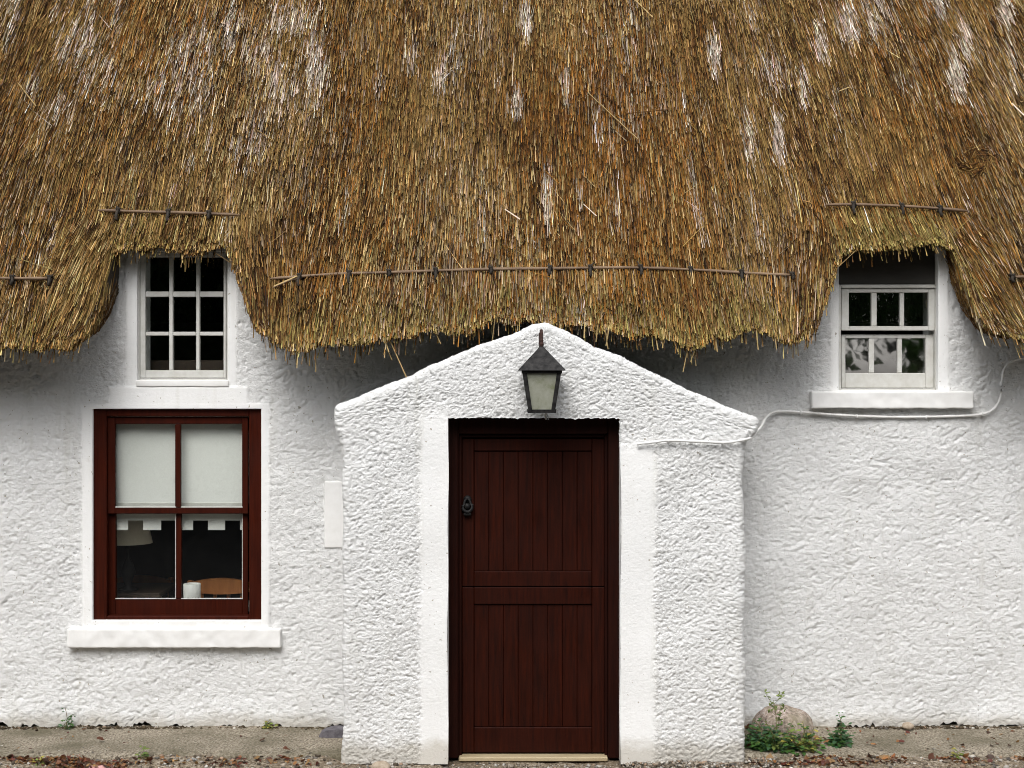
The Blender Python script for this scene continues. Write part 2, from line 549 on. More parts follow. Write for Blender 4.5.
# body of the house behind the front wall: end walls, back wall
b = MB()
HX = 5.2; HB = 4.1
b.box(-HX, HX, 0.66, 0.86, 0.0, 0.115, 0.004)     # rough foot course under the limewash
b.build('wall_foot', M['plinth'], cottage)
b = MB()
for s in (-1, 1):
    xo = s * HX; xi = s * (HX - 0.3)
    b.prism([(0, 0)] * 0 or [(min(xo, xi), 0.0), (max(xo, xi), 0.0), (max(xo, xi), 2.5), (min(xo, xi), 2.5)], 0.62, HB)
b.box(-HX, HX, HB + 0.001, HB + 0.3, 0.0, 2.5, 0.0)
b.build('outer_wall', M['wall'], cottage)
for s in (-1, 1):                                   # triangular gable heads
    b = MB()
    x0, x1 = sorted((s * HX, s * (HX - 0.3)))
    t = bmesh.new(); pr = [(0.75, 2.502), (HB + 0.1, 2.502), (2.40, 4.85)]
    A = [t.verts.new((x0, y, z)) for y, z in pr]; B = [t.verts.new((x1, y, z)) for y, z in pr]
    t.faces.new(A); t.faces.new(B[::-1])
    for k in range(3): t.faces.new((A[k], B[k], B[(k + 1) % 3], A[(k + 1) % 3]))
    bmesh.ops.recalc_face_normals(t, faces=t.faces); b._add(t)
    b.build('gable', M['wall'], cottage)
b = MB()
# inner faces of the rooms: back of front wall is covered by this lining with the window holes left open
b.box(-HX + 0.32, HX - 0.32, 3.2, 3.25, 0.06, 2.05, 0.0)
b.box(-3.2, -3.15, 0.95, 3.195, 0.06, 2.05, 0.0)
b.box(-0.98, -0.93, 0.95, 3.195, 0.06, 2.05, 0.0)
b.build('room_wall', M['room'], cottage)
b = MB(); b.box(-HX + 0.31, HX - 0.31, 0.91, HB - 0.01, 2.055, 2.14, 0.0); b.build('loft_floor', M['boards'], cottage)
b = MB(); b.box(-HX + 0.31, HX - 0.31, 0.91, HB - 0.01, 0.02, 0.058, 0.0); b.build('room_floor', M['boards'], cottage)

# ---- porch
R = 0.035
PXL, PXR = wx(342, 0) + R, wx(745, 0) - R
DXL, DXR, DZT = wx(448, 0), wx(620.5, 0), wz(418, 0)
prof_px = [(334, 416), (345, 405), (392, 384), (441, 361), (480, 344), (520, 331), (536, 324), (545, 322.5), (556, 327), (590, 344), (636, 364), (690, 391), (735, 414), (758, 430)]
prx = np.array([wx(p, 0) for p, _ in prof_px]); prz = np.array([wz(q, 0) for _, q in prof_px])


def ztop(x): return np.interp(x, prx, prz) - R + 0.007 * perlin(x * 8, 0.3, 0.7) + 0.004 * perlin(x * 24, 0.3, 0.7)


xs = knots([PXL, DXL, DXR, PXR], [0.0046] * 3)
r1 = knots([0, 0.62, 1.0], [0.0046 / 1.82 * 1.0] * 2)
r2 = np.linspace(0, 1, 90)[1:]
nx = len(xs); nz = len(r1) + len(r2)
kx = np.minimum(DZT, ztop(xs) - 0.06)
kx = np.where((xs > DXL - 0.02) & (xs < DXR + 0.02), DZT, kx)
Z = np.concatenate([kx[:, None] * r1[None, :], kx[:, None] + (ztop(xs) - kx)[:, None] * r2[None, :]], 1)
X = np.repeat(xs[:, None], nz, 1)
# the eaves lip out a little beyond the walls; the masonry flares a touch at the foot
lip = sstep(1.62, 1.80, Z) * 0.03 + sstep(0.2, 0.0, Z) * 0.012
side = (X - 0.5 * (PXL + PXR)) / (0.5 * (PXR - PXL))
lip = lip + np.where(side > 0, 0.045, 0.012) * sstep(1.72, 1.765, Z) * sstep(1.98, 1.84, Z)
X = X + np.sign(side) * np.abs(side) ** 12 * lip
V = np.stack([X.ravel(), np.zeros(nx * nz), Z.ravel()], 1)
idx = np.arange(nx * nz).reshape(nx, nz)
Q = np.stack([idx[:-1, :-1], idx[1:, :-1], idx[1:, 1:], idx[:-1, 1:]], -1)
jd = len(r1) - 1
cx = (xs[:-1] + xs[1:]) / 2
keep = np.ones((nx - 1, nz - 1), bool)
keep &= ~((cx[:, None] > DXL) & (cx[:, None] < DXR) & (np.arange(nz - 1)[None, :] < jd))
quads = [Q[keep]]
verts = [V]; base = len(V)
per = [idx[0, j] for j in range(nz)] + [idx[i, nz - 1] for i in range(1, nx)] + [idx[nx - 1, j] for j in range(nz - 2, -1, -1)]
per = np.array(per); PP = V[per]
tg = np.gradient(PP, axis=0); nrm = np.stack([-tg[:, 2], np.zeros(len(per)), tg[:, 0]], 1)
nrm /= np.maximum(np.linalg.norm(nrm, axis=1), 1e-9)[:, None]
for _ in range(6): nrm[1:-1] = (nrm[:-2] + nrm[1:-1] * 2 + nrm[2:]) / 4
nrm /= np.linalg.norm(nrm, axis=1)[:, None]
prev = per
ringspec = [(R * math.sin(a), R * (1 - math.cos(a))) for a in np.radians([18, 36, 54, 72, 90])] + [(R, yy) for yy in np.linspace(R + 0.012, 0.64, 46)]
for o, yy in ringspec:
    cur = np.arange(base, base + len(per)); base += len(per)
    W = PP + nrm * o; W[:, 1] = yy
    verts.append(W); quads.append(np.stack([prev[1:], prev[:-1], cur[:-1], cur[1:]], 1)[:, ::-1])
    prev = cur
i0, i1 = int(np.argmin(abs(xs - DXL))), int(np.argmin(abs(xs - DXR)))
lp = np.array([idx[i0, j] for j in range(0, jd + 1)] + [idx[i, jd] for i in range(i0 + 1, i1 + 1)] + [idx[i1, j] for j in range(jd - 1, -1, -1)])
nfront = base
prev = lp
for yy in (0.006, 0.02, 0.05, 0.1, 0.24):
    cur = np.arange(base, base + len(lp)); base += len(lp)
    W = V[lp].copy(); W[:, 1] = yy
    verts.append(W); quads.append(np.stack([prev[:-1], prev[1:], cur[1:], cur[:-1]], 1))
    prev = cur
V = np.concatenate(verts); quads = np.concatenate(quads)
VN = vnormals(V, quads)
if VN[nx * nz // 3, 1] > 0: VN = -VN
mask = np.ones(len(V))
e = 0.02
zz = V[:, 2]
wob = 0.022 * perlin(zz * 5, 1.1, 0) + 0.014 * perlin(zz * 21, V[:, 0] * 9, 3.0)
bl = sstep(wx(420, 0) - e, wx(420, 0) + e, V[:, 0] + wob) * (V[:, 0] < 0) * sstep(wz(392, 0), wz(432, 0), zz)
br = sstep(-wx(655, 0) - e, -wx(655, 0) + e, -V[:, 0] + wob) * (V[:, 0] > 0.4) * sstep(wz(432, 0), wz(455, 0), zz)
flat = np.clip(bl * (V[:, 0] < DXL + 0.001) + br * (V[:, 0] > DXR - 0.001), 0, 1) * (V[:, 1] < 0.3)
mask *= 1 - 0.9 * flat
mask[nfront:] *= 0.1
d = rough_porch(V) * mask + 0.012 * perlin(V[:, 0] * 2.2, V[:, 1] * 2.2, V[:, 2] * 2.2) * np.where(np.arange(len(V)) < nfront, 1, 0.0)
V = V + VN * d[:, None]
V[:, 1] -= 0.004 * flat
pm = np_mesh('porch', V, quads, M['porch'], cols=np.repeat(np.clip(mask, .2, 1)[:, None], 3, 1))
pm.materials.append(M['porch_top_dark'])  # unseen top faces darkened so the gap under the eaves stays black
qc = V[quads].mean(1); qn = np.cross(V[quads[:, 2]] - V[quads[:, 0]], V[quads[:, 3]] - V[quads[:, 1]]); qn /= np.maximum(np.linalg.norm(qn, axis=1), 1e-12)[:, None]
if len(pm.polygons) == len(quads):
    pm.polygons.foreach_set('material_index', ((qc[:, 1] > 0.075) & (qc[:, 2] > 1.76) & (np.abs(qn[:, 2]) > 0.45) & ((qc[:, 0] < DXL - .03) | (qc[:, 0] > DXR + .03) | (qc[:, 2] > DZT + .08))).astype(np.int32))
porch = link('porch', pm, cottage)

# ---- door, its frame and threshold
FY = 0.105
b = MB()
xl, xr = wx(447, FY), wx(622, FY); zt_ = wz(417, FY)
b.box(xl, wx(458.5, FY), FY, FY + 0.10, 0.0, zt_, 0.006)
b.box(wx(608, FY), xr, FY, FY + 0.10, 0.0, zt_, 0.006)
b.box(wx(458.5, FY) + 0.0005, wx(608, FY) - 0.0005, FY + 0.001, FY + 0.10, wz(434, FY), zt_, 0.006)
# planted stop bead
b.box(wx(458.5, FY), wx(461.5, FY), FY + 0.028, FY + 0.09, 0.0, wz(434, FY) - 0.001, 0.003)
b.box(wx(605, FY), wx(608, FY), FY + 0.028, FY + 0.09, 0.0, wz(434, FY) - 0.001, 0.003)
b.box(wx(461.5, FY), wx(605, FY), FY + 0.028, FY + 0.09, wz(437.5, FY), wz(434, FY) - 0.001, 0.003)
b.build('door_frame', M['door_dark'], cottage)
b = MB(); b.box(wx(459, FY), wx(607.5, FY), 0.085, 0.24, -0.01, 0.012, 0.004); b.build('threshold', M['threshold'], cottage)
DY = 0.150
b = MB()
X0, X1 = wx(462, DY), wx(604.5, DY)
S0, S1 = wx(474, DY), wx(592, DY)
ztp, zm1, zms, zm2, zb1, zb0 = wz(438.5, DY), wz(571.5, DY), wz(587, DY), wz(604.5, DY), wz(727.5, DY), 0.02
zpt = wz(451, DY)
for x0, x1 in ((X0, S0), (S1, X1)):
    b.box(x0, x1, DY, DY + 0.045, zms + 0.002, ztp, 0.004)
    b.box(x0, x1, DY, DY + 0.045, zb0, zms - 0.002, 0.004)
b.box(S0, S1, DY + 0.001, DY + 0.044, zpt, ztp, 0.004)
b.box(S0, S1, DY + 0.001, DY + 0.044, zms + 0.002, zm1, 0.004)
b.box(S0, S1, DY + 0.001, DY + 0.044, zm2, zms - 0.002, 0.004)
b.box(S0, S1, DY + 0.001, DY + 0.044, zb0, zb1, 0.004)
door = b.build('door', M['door_red'], cottage)
for za, zb in ((zm1, zpt), (zb1, zm2)):
    b = MB(); n = 8; w = (S1 - S0) / n
    for k in range(n):
        b.box(S0 + k * w + 0.0006, S0 + (k + 1) * w - 0.0006, DY + 0.012 + random.uniform(-.001, .001), DY + 0.034, za + 0.001, zb - 0.001, 0.0024)
    b.build('board_panel', M['door_red'], door)
# knocker
kx_, kz_ = wx(467.5, DY), wz(506, DY)
b = MB()
b.lathe([(0.0, 0), (0.02, 0.001), (0.022, 0.004), (0.012, 0.010), (0.0, 0.012)], (0, 0, 0), 20)
bmesh.ops.transform(b.bm, matrix=Matrix.Translation((kx_, DY + 0.001, kz_ + 0.035)) @ Matrix.Rotation(PI / 2, 4, 'X'), verts=b.bm.verts)
ring = []
for k in range(0, 33):
    a = PI / 2 + 2 * PI * k / 32
    ring.append((kx_ + 0.024 * math.cos(a) * (1.15 if math.sin(a) < 0 else 0.75), DY - 0.016 - 0.006 * (1 - math.sin(a)), kz_ + 0.005 + 0.034 * math.sin(a)))
b.tube(ring, 0.007, 10, rs=[0.006 + 0.0035 * (1 - math.sin(PI / 2 + 2 * PI * k / 32)) / 2 for k in range(33)])
b.box(kx_ - 0.02, kx_ + 0.02, DY - 0.03, DY - 0.0005, kz_ - 0.05, kz_ - 0.034, 0.004)
b.lathe([(0.0, -0.02), (0.014, -0.012), (0.017, 0), (0.012, 0.012), (0.0, 0.016)], (kx_, DY - 0.024, kz_ + 0.002), 14)
kn = b.build('knocker', M['iron'], door, True)

# ------------------------------------------------------------------ windows
def rect_frame(b, outer, inner, y0, y1, bev=0.003):
    """outer / inner: px rectangles (x0,x1,ytop,ybot) at depth y0; four butted members"""
    X0, X1, T, Bt = wx(outer[0], y0), wx(outer[1], y0), wz(outer[2], y0), wz(outer[3], y0)
    x0, x1, t, bt = wx(inner[0], y0), wx(inner[1], y0), wz(inner[2], y0), wz(inner[3], y0)
    b.box(X0, x0, y0, y1, Bt, T, bev); b.box(x1, X1, y0, y1, Bt, T, bev)
    b.box(x0, x1, y0 + 0.0012, y1 - 0.0012, t, T, bev); b.box(x0, x1, y0 + 0.0012, y1 - 0.0012, Bt, bt, bev)


def pxbox(b, px0, px1, pt, pb, y0, y1, bev=0.002):
    b.box(wx(px0, y0), wx(px1, y0), y0, y1, wz(pb, y0), wz(pt, y0), bev)


def pane(rect, y, mat, parent, tilt=0.0, turn=0.0):
    x0, x1, t, bt = wx(rect[0] - 1, y), wx(rect[1] + 1, y), wz(rect[2] - 1, y), wz(rect[3] + 1, y)
    b = MB(); b.box(x0 - (x0 + x1) / 2, x1 - (x0 + x1) / 2, -0.0015, 0.0015, bt - (t + bt) / 2, t - (t + bt) / 2, 0.0)
    Mx = Matrix.Translation(((x0 + x1) / 2, y, (t + bt) / 2)) @ Matrix.Rotation(math.radians(turn), 4, 'Z') @ Matrix.Rotation(math.radians(tilt), 4, 'X')
    bmesh.ops.transform(b.bm, matrix=Mx, verts=b.bm.verts)
    return b.build('glass_pane', mat, parent)


# big mahogany sash window
b = MB(); rect_frame(b, (92, 263, 407, 621.5), (106.5, 249, 416.5, 616), 0.615, 0.78, 0.005)
win = b.build('window', M['mahogany'], cottage)
win['label'] = 'dark red sash window with a half-drawn blind'
b = MB(); rect_frame(b, (107.5, 248, 417, 513.8), (115, 242, 424, 508), 0.637, 0.667, 0.003)
pxbox(b, 175, 180.5, 424.3, 507.7, 0.6385, 0.6655, 0.003)
sash = b.build('sash', M['mahogany'], win)
b = MB(); rect_frame(b, (107.5, 248, 507, 618), (115.5, 242.5, 513.5, 599), 0.670, 0.700, 0.003)
pxbox(b, 175.8, 181.2, 513.8, 598.7, 0.6715, 0.6985, 0.003)
b.build('sash', M['mahogany'], win)
for r, y in (((115, 175, 424, 508), 0.652), ((180.5, 242, 424, 508), 0.652), ((115.5, 175.8, 513.5, 599), 0.685), ((181.2, 242.5, 513.5, 599), 0.685)):
    pane(r, y, M['glass'], win, random.uniform(-.4, .4), random.uniform(-.4, .4))
b = MB()    # pale putty lines round the lower panes
for a, c in ((115.5, 175.8), (181.2, 242.5)):
    pxbox(b, a - 0.2, c + 0.2, 598.3, 599.1, 0.6685, 0.680, 0.0005)
    pxbox(b, c - 0.5, c + 0.1, 514, 597.8, 0.6692, 0.680, 0.0003)
    pxbox(b, a - 0.2, c + 0.2, 506.6, 507.6, 0.6355, 0.648, 0.0005)
b.build('putty_line', M['white_wood'], win)


def rough_box(name, x0, x1, y0, y1, z0, z1, mat, parent, amp=0.0045, h=0.012, bev=0.007, freq=14):
    """a plastered block: rounded, gently uneven"""
    t = bmesh.new(); bmesh.ops.create_cube(t, size=1)
    bmesh.ops.transform(t, matrix=Matrix.Translation(((x0 + x1) / 2, (y0 + y1) / 2, (z0 + z1) / 2)) @ Matrix.Diagonal((x1 - x0, y1 - y0, z1 - z0, 1)), verts=t.verts)
    bmesh.ops.bevel(t, geom=list(t.edges), offset=bev, segments=3, affect='EDGES', profile=0.5)
    n = max(1, int((x1 - x0) / h))
    for k in range(1, n):
        g = bmesh.ops.bisect_plane(t, geom=list(t.verts) + list(t.edges) + list(t.faces), plane_co=(x0 + (x1 - x0) * k / n, 0, 0), plane_no=(1, 0, 0))
    nz_ = max(1, int((z1 - z0) / h))
    for k in range(1, nz_):
        bmesh.ops.bisect_plane(t, geom=list(t.verts) + list(t.edges) + list(t.faces), plane_co=(0, 0, z0 + (z1 - z0) * k / nz_), plane_no=(0, 0, 1))
    co = np.array([v.co for v in t.verts])
    dd = amp * (perlin(co[:, 0] * freq, co[:, 1] * freq, co[:, 2] * freq) + 0.5 * perlin(co[:, 0] * freq * 2.7, co[:, 1] * freq * 2.7, co[:, 2] * freq * 2.7))
    t.normal_update()
    for v, q in zip(t.verts, dd): v.co += v.normal * q
    me = bpy.data.meshes.new(name); t.to_mesh(me); t.free(); me.materials.append(mat)
    me.polygons.foreach_set('use_smooth', [True] * len(me.polygons))
    return link(name, me, parent)


SY = 0.565
rough_box('window_sill', wx(66.5, SY), wx(280.5, SY), SY, 0.70, wz(648, SY), wz(629, SY), M['trim'], win)
rough_box('sill_fillet', wx(93, 0.6), wx(261.5, 0.6), 0.592, 0.75, wz(629, 0.6), wz(620.5, 0.6), M['trim'], win, 0.003, bev=0.004)
b = MB(); b.box(wx(88, .8), wx(268, .8), 0.805, 1.02, wz(612, .8) , wz(606, .8), 0.004); b.build('window_board', M['white_wood'], win)

# small window under the thatch, nine dark panes
b = MB(); rect_frame(b, (136, 229.5, 246, 380.5), (139.5, 226.5, 252, 378.5), 0.625, 0.74, 0.003)
win2 = b.build('window', M['white_wood'], cottage)
win2['label'] = 'small white nine-pane window under the thatch'
b = MB(); rect_frame(b, (140, 226, 252.5, 378), (145.3, 223.5, 257, 370.3), 0.637, 0.675, 0.003)
for a, c in ((169, 172.8), (196, 199.5)): pxbox(b, a, c, 257.3, 370, 0.6385, 0.6735, 0.003)
pxs = [(145.6, 168.7), (173.1, 195.7), (199.8, 223.2)]
for t_, c in ((291.5, 296.8), (331.8, 335.6)):
    for a, d_ in pxs: pxbox(b, a, d_, t_, c, 0.640, 0.672, 0.002)
b.build('sash', M['white_wood'], win2)
for a, d_ in pxs:
    for t_, c in ((257, 291.5), (296.8, 331.8), (335.6, 370.3)):
        pane((a, d_, t_, c), 0.656, M['old_glass'], win2, random.uniform(-1, .6), random.uniform(-1, 1))
rough_box('window_sill', wx(136.5, .6), wx(229, .6), 0.588, 0.70, wz(386.5, .6), wz(380.3, .6), M['trim'], win2, 0.002, bev=0.004)

# small window on the other side: six panes in two sashes, shaded board above
b = MB(); rect_frame(b, (837, 940, 284.5, 391), (841, 935.5, 288, 388.5), 0.64, 0.78, 0.003)
win3 = b.build('window', M['white_wood'], cottage)
win3['label'] = 'small white six-pane sash window below a shaded board'
b = MB(); pxbox(b, 837, 939, 244, 284.2, 0.66, 0.70, 0.004); b.build('head_board', M['shaded_wood'], win3)
b = MB(); rect_frame(b, (841.5, 935, 288.5, 330.5), (849, 928.7, 292.5, 326.3), 0.654, 0.685, 0.003)
for a, c in ((871.6, 876.8), (900, 904.2)): pxbox(b, a, c, 292.8, 326, 0.6555, 0.6835, 0.002)
b.build('sash', M['white_wood'], win3)
b = MB(); rect_frame(b, (841.5, 934.5, 334.5, 388), (845.5, 925.8, 338.2, 373), 0.690, 0.722, 0.003)
for a, c in ((869, 874.2), (897.5, 902)): pxbox(b, a, c, 338.5, 372.7, 0.6915, 0.7205, 0.002)
b.build('sash', M['white_wood'], win3)
for a, c in ((849, 871.6), (876.8, 900), (904.2, 928.7)):
    pane((a, c, 292.5, 326.3), 0.67, M['pale_glass'], win3, random.uniform(-1.2, -0.2), random.uniform(-1, 1))
for (a, c), tl, tn in zip(((845.5, 869), (874.2, 897.5), (902, 925.8)), (-0.1, 0.1, -0.2), (0.3, -0.3, 0.2)):
    pane((a, c, 338.2, 373), 0.706, M['lead_glass'], win3, tl, tn)
SY = 0.535
rough_box('window_sill', wx(812, SY), wx(974, SY), SY, 0.72, wz(408.5, SY), wz(391.5, SY), M['trim'], win3)

# ------------------------------------------------------------------ the thatch
TAN = 1.428
RIDGE_Z = 5.35
eave_px = [(-700, 345), (-200, 346), (0, 346), (40, 347), (66, 344), (84, 333), (96, 318), (105, 296), (110, 272), (114, 257), (120, 250), (150, 249), (190, 250), (226, 250),
           (231, 258), (237, 276), (247, 304), (258, 328), (272, 341), (300, 350), (340, 344), (400, 336), (450, 330), (500, 322), (548, 322), (600, 328), (650, 336),
           (690, 346), (740, 332), (770, 334), (795, 342), (808, 338), (818, 322), (827, 296), (834, 268), (839, 252), (846, 247), (890, 248), (935, 246), (948, 250), (955, 262),
           (963, 284), (975, 310), (990, 330), (1010, 338), (1040, 342), (1250, 345), (1750, 345)]


def plane_y(z): return 0.2 + (z - 2.3) / TAN


ex, ez = [], []
for p, q in eave_px:
    k = (384 - q) / F
    y = (CAMZ + k * 7.5 - 2.3 + 0.2 * TAN) / (TAN - k)
    ex.append(wx(p, y)); ez.append(2.3 + TAN * (y - 0.2))
ex = np.array(ex); ez = np.array(ez)
NOTCH = [(wx(173, .5), 0.36), (wx(893, .5), 0.36)]    # centre x, half width


def zE(x): return np.interp(x, ex, ez) + 0.012


def tsurf(x, z):
    """front surface of the thatch: depth y at (x, z)"""
    y = plane_y(z)
    for c, w in NOTCH:
        y = y - 0.10 * np.exp(-((x - c) / 0.52) ** 2) * np.exp(-((z - 2.78) / 0.22) ** 2)
    # reeds laid thicker and tighter in places, pinched where the rods are pinned
    y = y - 0.055 * perlin(x * 0.9, z * 0.8, 0.5) - 0.028 * perlin(x * 2.7, z * 1.6, 3.5) - 0.012 * perlin(x * 8, z * 3.4, 7.5)
    main = sstep(-1.42, -1.30, x) * sstep(-1.68, -1.5, -x)
    y = y + 0.022 * np.exp(-((z - 2.605) / 0.045) ** 2) * main
    y = y - 0.02 * np.exp(-((z - 2.42) / 0.10) ** 2) * main
    for c, w in NOTCH:
        y = y + 0.02 * np.exp(-((z - 2.90) / 0.035) ** 2) * sstep(0.50, 0.36, np.abs(x - c))
    return y


# closed core of the roof: front slope, eave lip, soffit, underside, back slope
xs = np.concatenate([np.linspace(-5.45, -3.7, 20)[:-1], np.arange(-3.7, 3.7, 0.018), np.linspace(3.7, 5.45, 20)])
rows = []
s = np.concatenate([np.linspace(0, 0.30, 46), np.linspace(0.32, 1, 30)])
z0 = zE(xs) + 0.035
for sv in s[::-1]:
    z = z0 + sv * (RIDGE_Z - z0)
    y = tsurf(xs, z) + 0.02
    rows.append(np.stack([xs, y, z], 1))
y0 = tsurf(xs, z0) + 0.02
for dy, dz in ((0.02, -0.012), (0.05, -0.016), (0.10, -0.008), (0.16, 0.012), (0.22, 0.035)):
    rows.append(np.stack([xs, y0 + dy, z0 + dz], 1))
yb = np.maximum(0.84, y0 + 0.26)
rows.append(np.stack([xs, yb, z0 + 0.10], 1))
rows.append(np.stack([xs, yb + 0.02, z0 * 0 + 2.99], 1))
rows.append(np.stack([xs, xs * 0 + 2.35, xs * 0 + 4.95], 1))
for y, z in ((4.0, 2.75), (4.3, 2.15), (4.45, 2.2), (4.5, 2.3), (3.4, 3.9), (2.55, 5.25), (2.42, 5.38)):
    rows.append(np.stack([xs, xs * 0 + y, xs * 0 + z], 1))
Rw = np.stack(rows, 0)                    # rows x columns x 3
nr, nc = Rw.shape[:2]
idx = np.arange(nr * nc).reshape(nr, nc)
nxt = np.roll(idx, -1, axis=0)
Qs = np.stack([idx[:, :-1], idx[:, 1:], nxt[:, 1:], nxt[:, :-1]], -1).reshape(-1, 4)
Vr = Rw.reshape(-1, 3)
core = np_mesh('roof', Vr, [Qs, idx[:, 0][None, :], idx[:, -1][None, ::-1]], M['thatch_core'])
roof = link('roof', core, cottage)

# ---- straws
TONE = {
    'tan': (0.200, 0.122, 0.042), 'orange': (0.185, 0.080, 0.017), 'brown': (0.090, 0.043, 0.014), 'pale': (0.36, 0.262, 0.122),
    'grey': (0.27, 0.205, 0.138), 'white': (0.58, 0.48, 0.385), 'olive': (0.185, 0.152, 0.040), 'dark': (0.030, 0.017, 0.009)}
TONE = {k: np.array(v) * 1.14 for k, v in TONE.items()}
pale_px = [(526, 30, 6, 22, 1), (516, 110, 7, 18, 1), (548, 205, 5, 26, .9), (497, 88, 4, 9, .7), (440, 85, 8, 16, .6), (290, 25, 30, 22, .6), (315, 75, 14, 40, .7), (230, 35, 10, 30, .6), (255, 60, 16, 26, .6),
           (190, 65, 30, 30, .45), (165, 95, 26, 30, .5), (75, 50, 20, 26, .55), (95, 85, 16, 24, .5), (60, 20, 10, 22, .5), (280, 100, 20, 36, .55), (115, 18, 8, 26, .5), (90, 12, 6, 22, .5),
           (60, 120, 14, 20, .4), (190, 110, 26, 30, .4), (250, 150, 20, 30, .4), (715, 62, 7, 20, .9), (822, 50, 7, 28, .8), (850, 30, 10, 24, .8), (960, 85, 10, 24, 1), (940, 12, 10, 16, .8), (1008, 15, 8, 22, .7),
           (806, 95, 6, 30, .7), (780, 150, 6, 28, .8), (750, 155, 8, 26, .6), (778, 80, 20, 18, .5), (905, 90, 6, 12, .4), (600, 140, 4, 20, .5), (565, 95, 6, 20, .5), (970, 50, 8, 22, .7), (1015, 75, 5, 26, .6),
           (10, 30, 8, 30, .5), (30, 95, 8, 16, .5), (410, 60, 8, 20, .45), (455, 70, 8, 24, .4), (630, 45, 8, 30, .35), (880, 20, 16, 18, .4), (618, 215, 6, 24, .35), (717, 215, 4, 20, .35)]


def to_px(x, y, z):
    d = y - CAMY
    return 512 + F * x / d, 384 - F * (z - CAMZ) / d


def flank_free(x):
    f = np.ones_like(x)
    for c, w in NOTCH: f = f * (1 - 0.8 * np.exp(-((np.abs(x - c) - 0.46) / 0.12) ** 2))
    return f


def straw_colours(x, y, z, tipdist):
    """colour of each reed: weathering patches on the roof itself, greener fresh butts along the eaves"""
    n = len(x)
    r = rng.random(n)
    big = perlin(x * 0.9 + 5, z * 0.55, 9.1); mid = perlin(x * 3.2, z * 1.3 + 4, 2.2); sm = perlin(x * 16, z * 4, 6.6)
    c = np.tile(TONE['tan'], (n, 1))

    def put(sel, t): c[sel] = TONE[t]
    put(r < 0.29 + 0.75 * big + 0.35 * mid, 'orange')
    r2 = rng.random(n)
    put(r2 < 0.24 + 0.35 * mid + 0.30 * sm, 'brown')
    r3 = rng.random(n)
    put(r3 < 0.13 + 0.30 * perlin(x * 1.6 + 20, z * 0.9, 1.7), 'pale')
    put(rng.random(n) < 0.07 + 0.28 * perlin(x * 2.1 + 50, z * 1.0, 4.7), 'grey')
    put(rng.random(n) < 0.12 + 0.22 * sm + 0.10 * mid, 'dark')
    # weathered tufts where it has bleached white
    px_, py_ = to_px(x, y, z)
    w = np.zeros(n)
    for a, b_, sx_, sy_, st in pale_px:
        dx, dy = (px_ - a) / (sx_ * 1.0), (py_ - b_) / (sy_ * 1.0)
        lean = 0.25 * dy if a > 650 else (-0.2 * dy if a < 350 else 0)
        w = np.maximum(w, st * np.exp(-((dx - lean) ** 2 + dy ** 2) ** 2 * 0.8))
    w2 = np.clip(perlin(x * 9 + 3, z * 2.0, 8.8) - 0.42, 0, 1) * 1.5
    w = np.clip(np.maximum(w, w2) + 0.35 * w * perlin(x * 25, z * 6, 1.2), 0, 1)
    k = rng.random(n) < np.clip(w * (0.76 + 0.9 * perlin(x * 30, z * 3.2, 4.4)) + 0.35 * (w > 0.62), 0, .9)
    c[k] = TONE['white'] * (0.55 + 0.5 * rng.random(k.sum()))[:, None]
    # olive near the eaves
    g = rng.random(n) < np.clip(0.56 * np.exp(-(tipdist / 0.12) ** 2) * flank_free(x) * (0.75 + 0.9 * perlin(x * 1.8, 0.4, 3.3)), 0, 0.8)
    c[g] = TONE['olive'] * 0.6 + TONE['pale'] * 0.4 * rng.random(g.sum())[:, None] + TONE['tan'] * 0.15
    c *= np.exp(rng.normal(0, 0.36, n))[:, None]
    c *= 1 + rng.normal(0, 0.05, (n, 3))
    return np.clip(c, 0.008, 0.85)


def lean_field(x, z):
    """sideways run of a reed per metre of fall (positive: its tip drifts to +x)"""
    l = 0.02 * sstep(0.5, 2.3, x) + 0.08 * sstep(0.8, 2.0, -x) * sstep(3.6, 2.8, z) + 0.04 * perlin(x * 1.1, z * 0.9, 5.1)
    for c, w in NOTCH:
        u = np.abs(x - c)
        g = np.exp(-((u - 0.50) / 0.17) ** 2) * sstep(3.0, 2.72, z)
        l = l + np.sign(x - c) * 0.17 * g
    return l


SV, SC = [], []


def straws(tip, root, width, col):
    """triangular reeds from root to tip; tip/root n x 3"""
    n = len(tip)
    d = tip - root
    ln = np.linalg.norm(d, axis=1); d = d / ln[:, None]
    a = np.cross(d, np.array([0.0, -0.82, 0.57])); a /= np.maximum(np.linalg.norm(a, axis=1), 1e-6)[:, None]
    b_ = np.cross(d, a)
    ph = rng.random(n) * 2 * PI
    out = np.empty((n, 6, 3))
    for k in range(3):
        th = ph + 2 * PI * k / 3
        o = (np.cos(th)[:, None] * a + np.sin(th)[:, None] * b_) * (width * 0.5)[:, None]
        out[:, k] = root + o * 0.85
        out[:, 3 + k] = tip + o
    SV.append(out.reshape(-1, 3)); SC.append(np.repeat(col, 6, axis=0))


NORM = np.array([0.0, -0.82, 0.57]); DOWN = np.array([0.0, -0.573, -0.819])


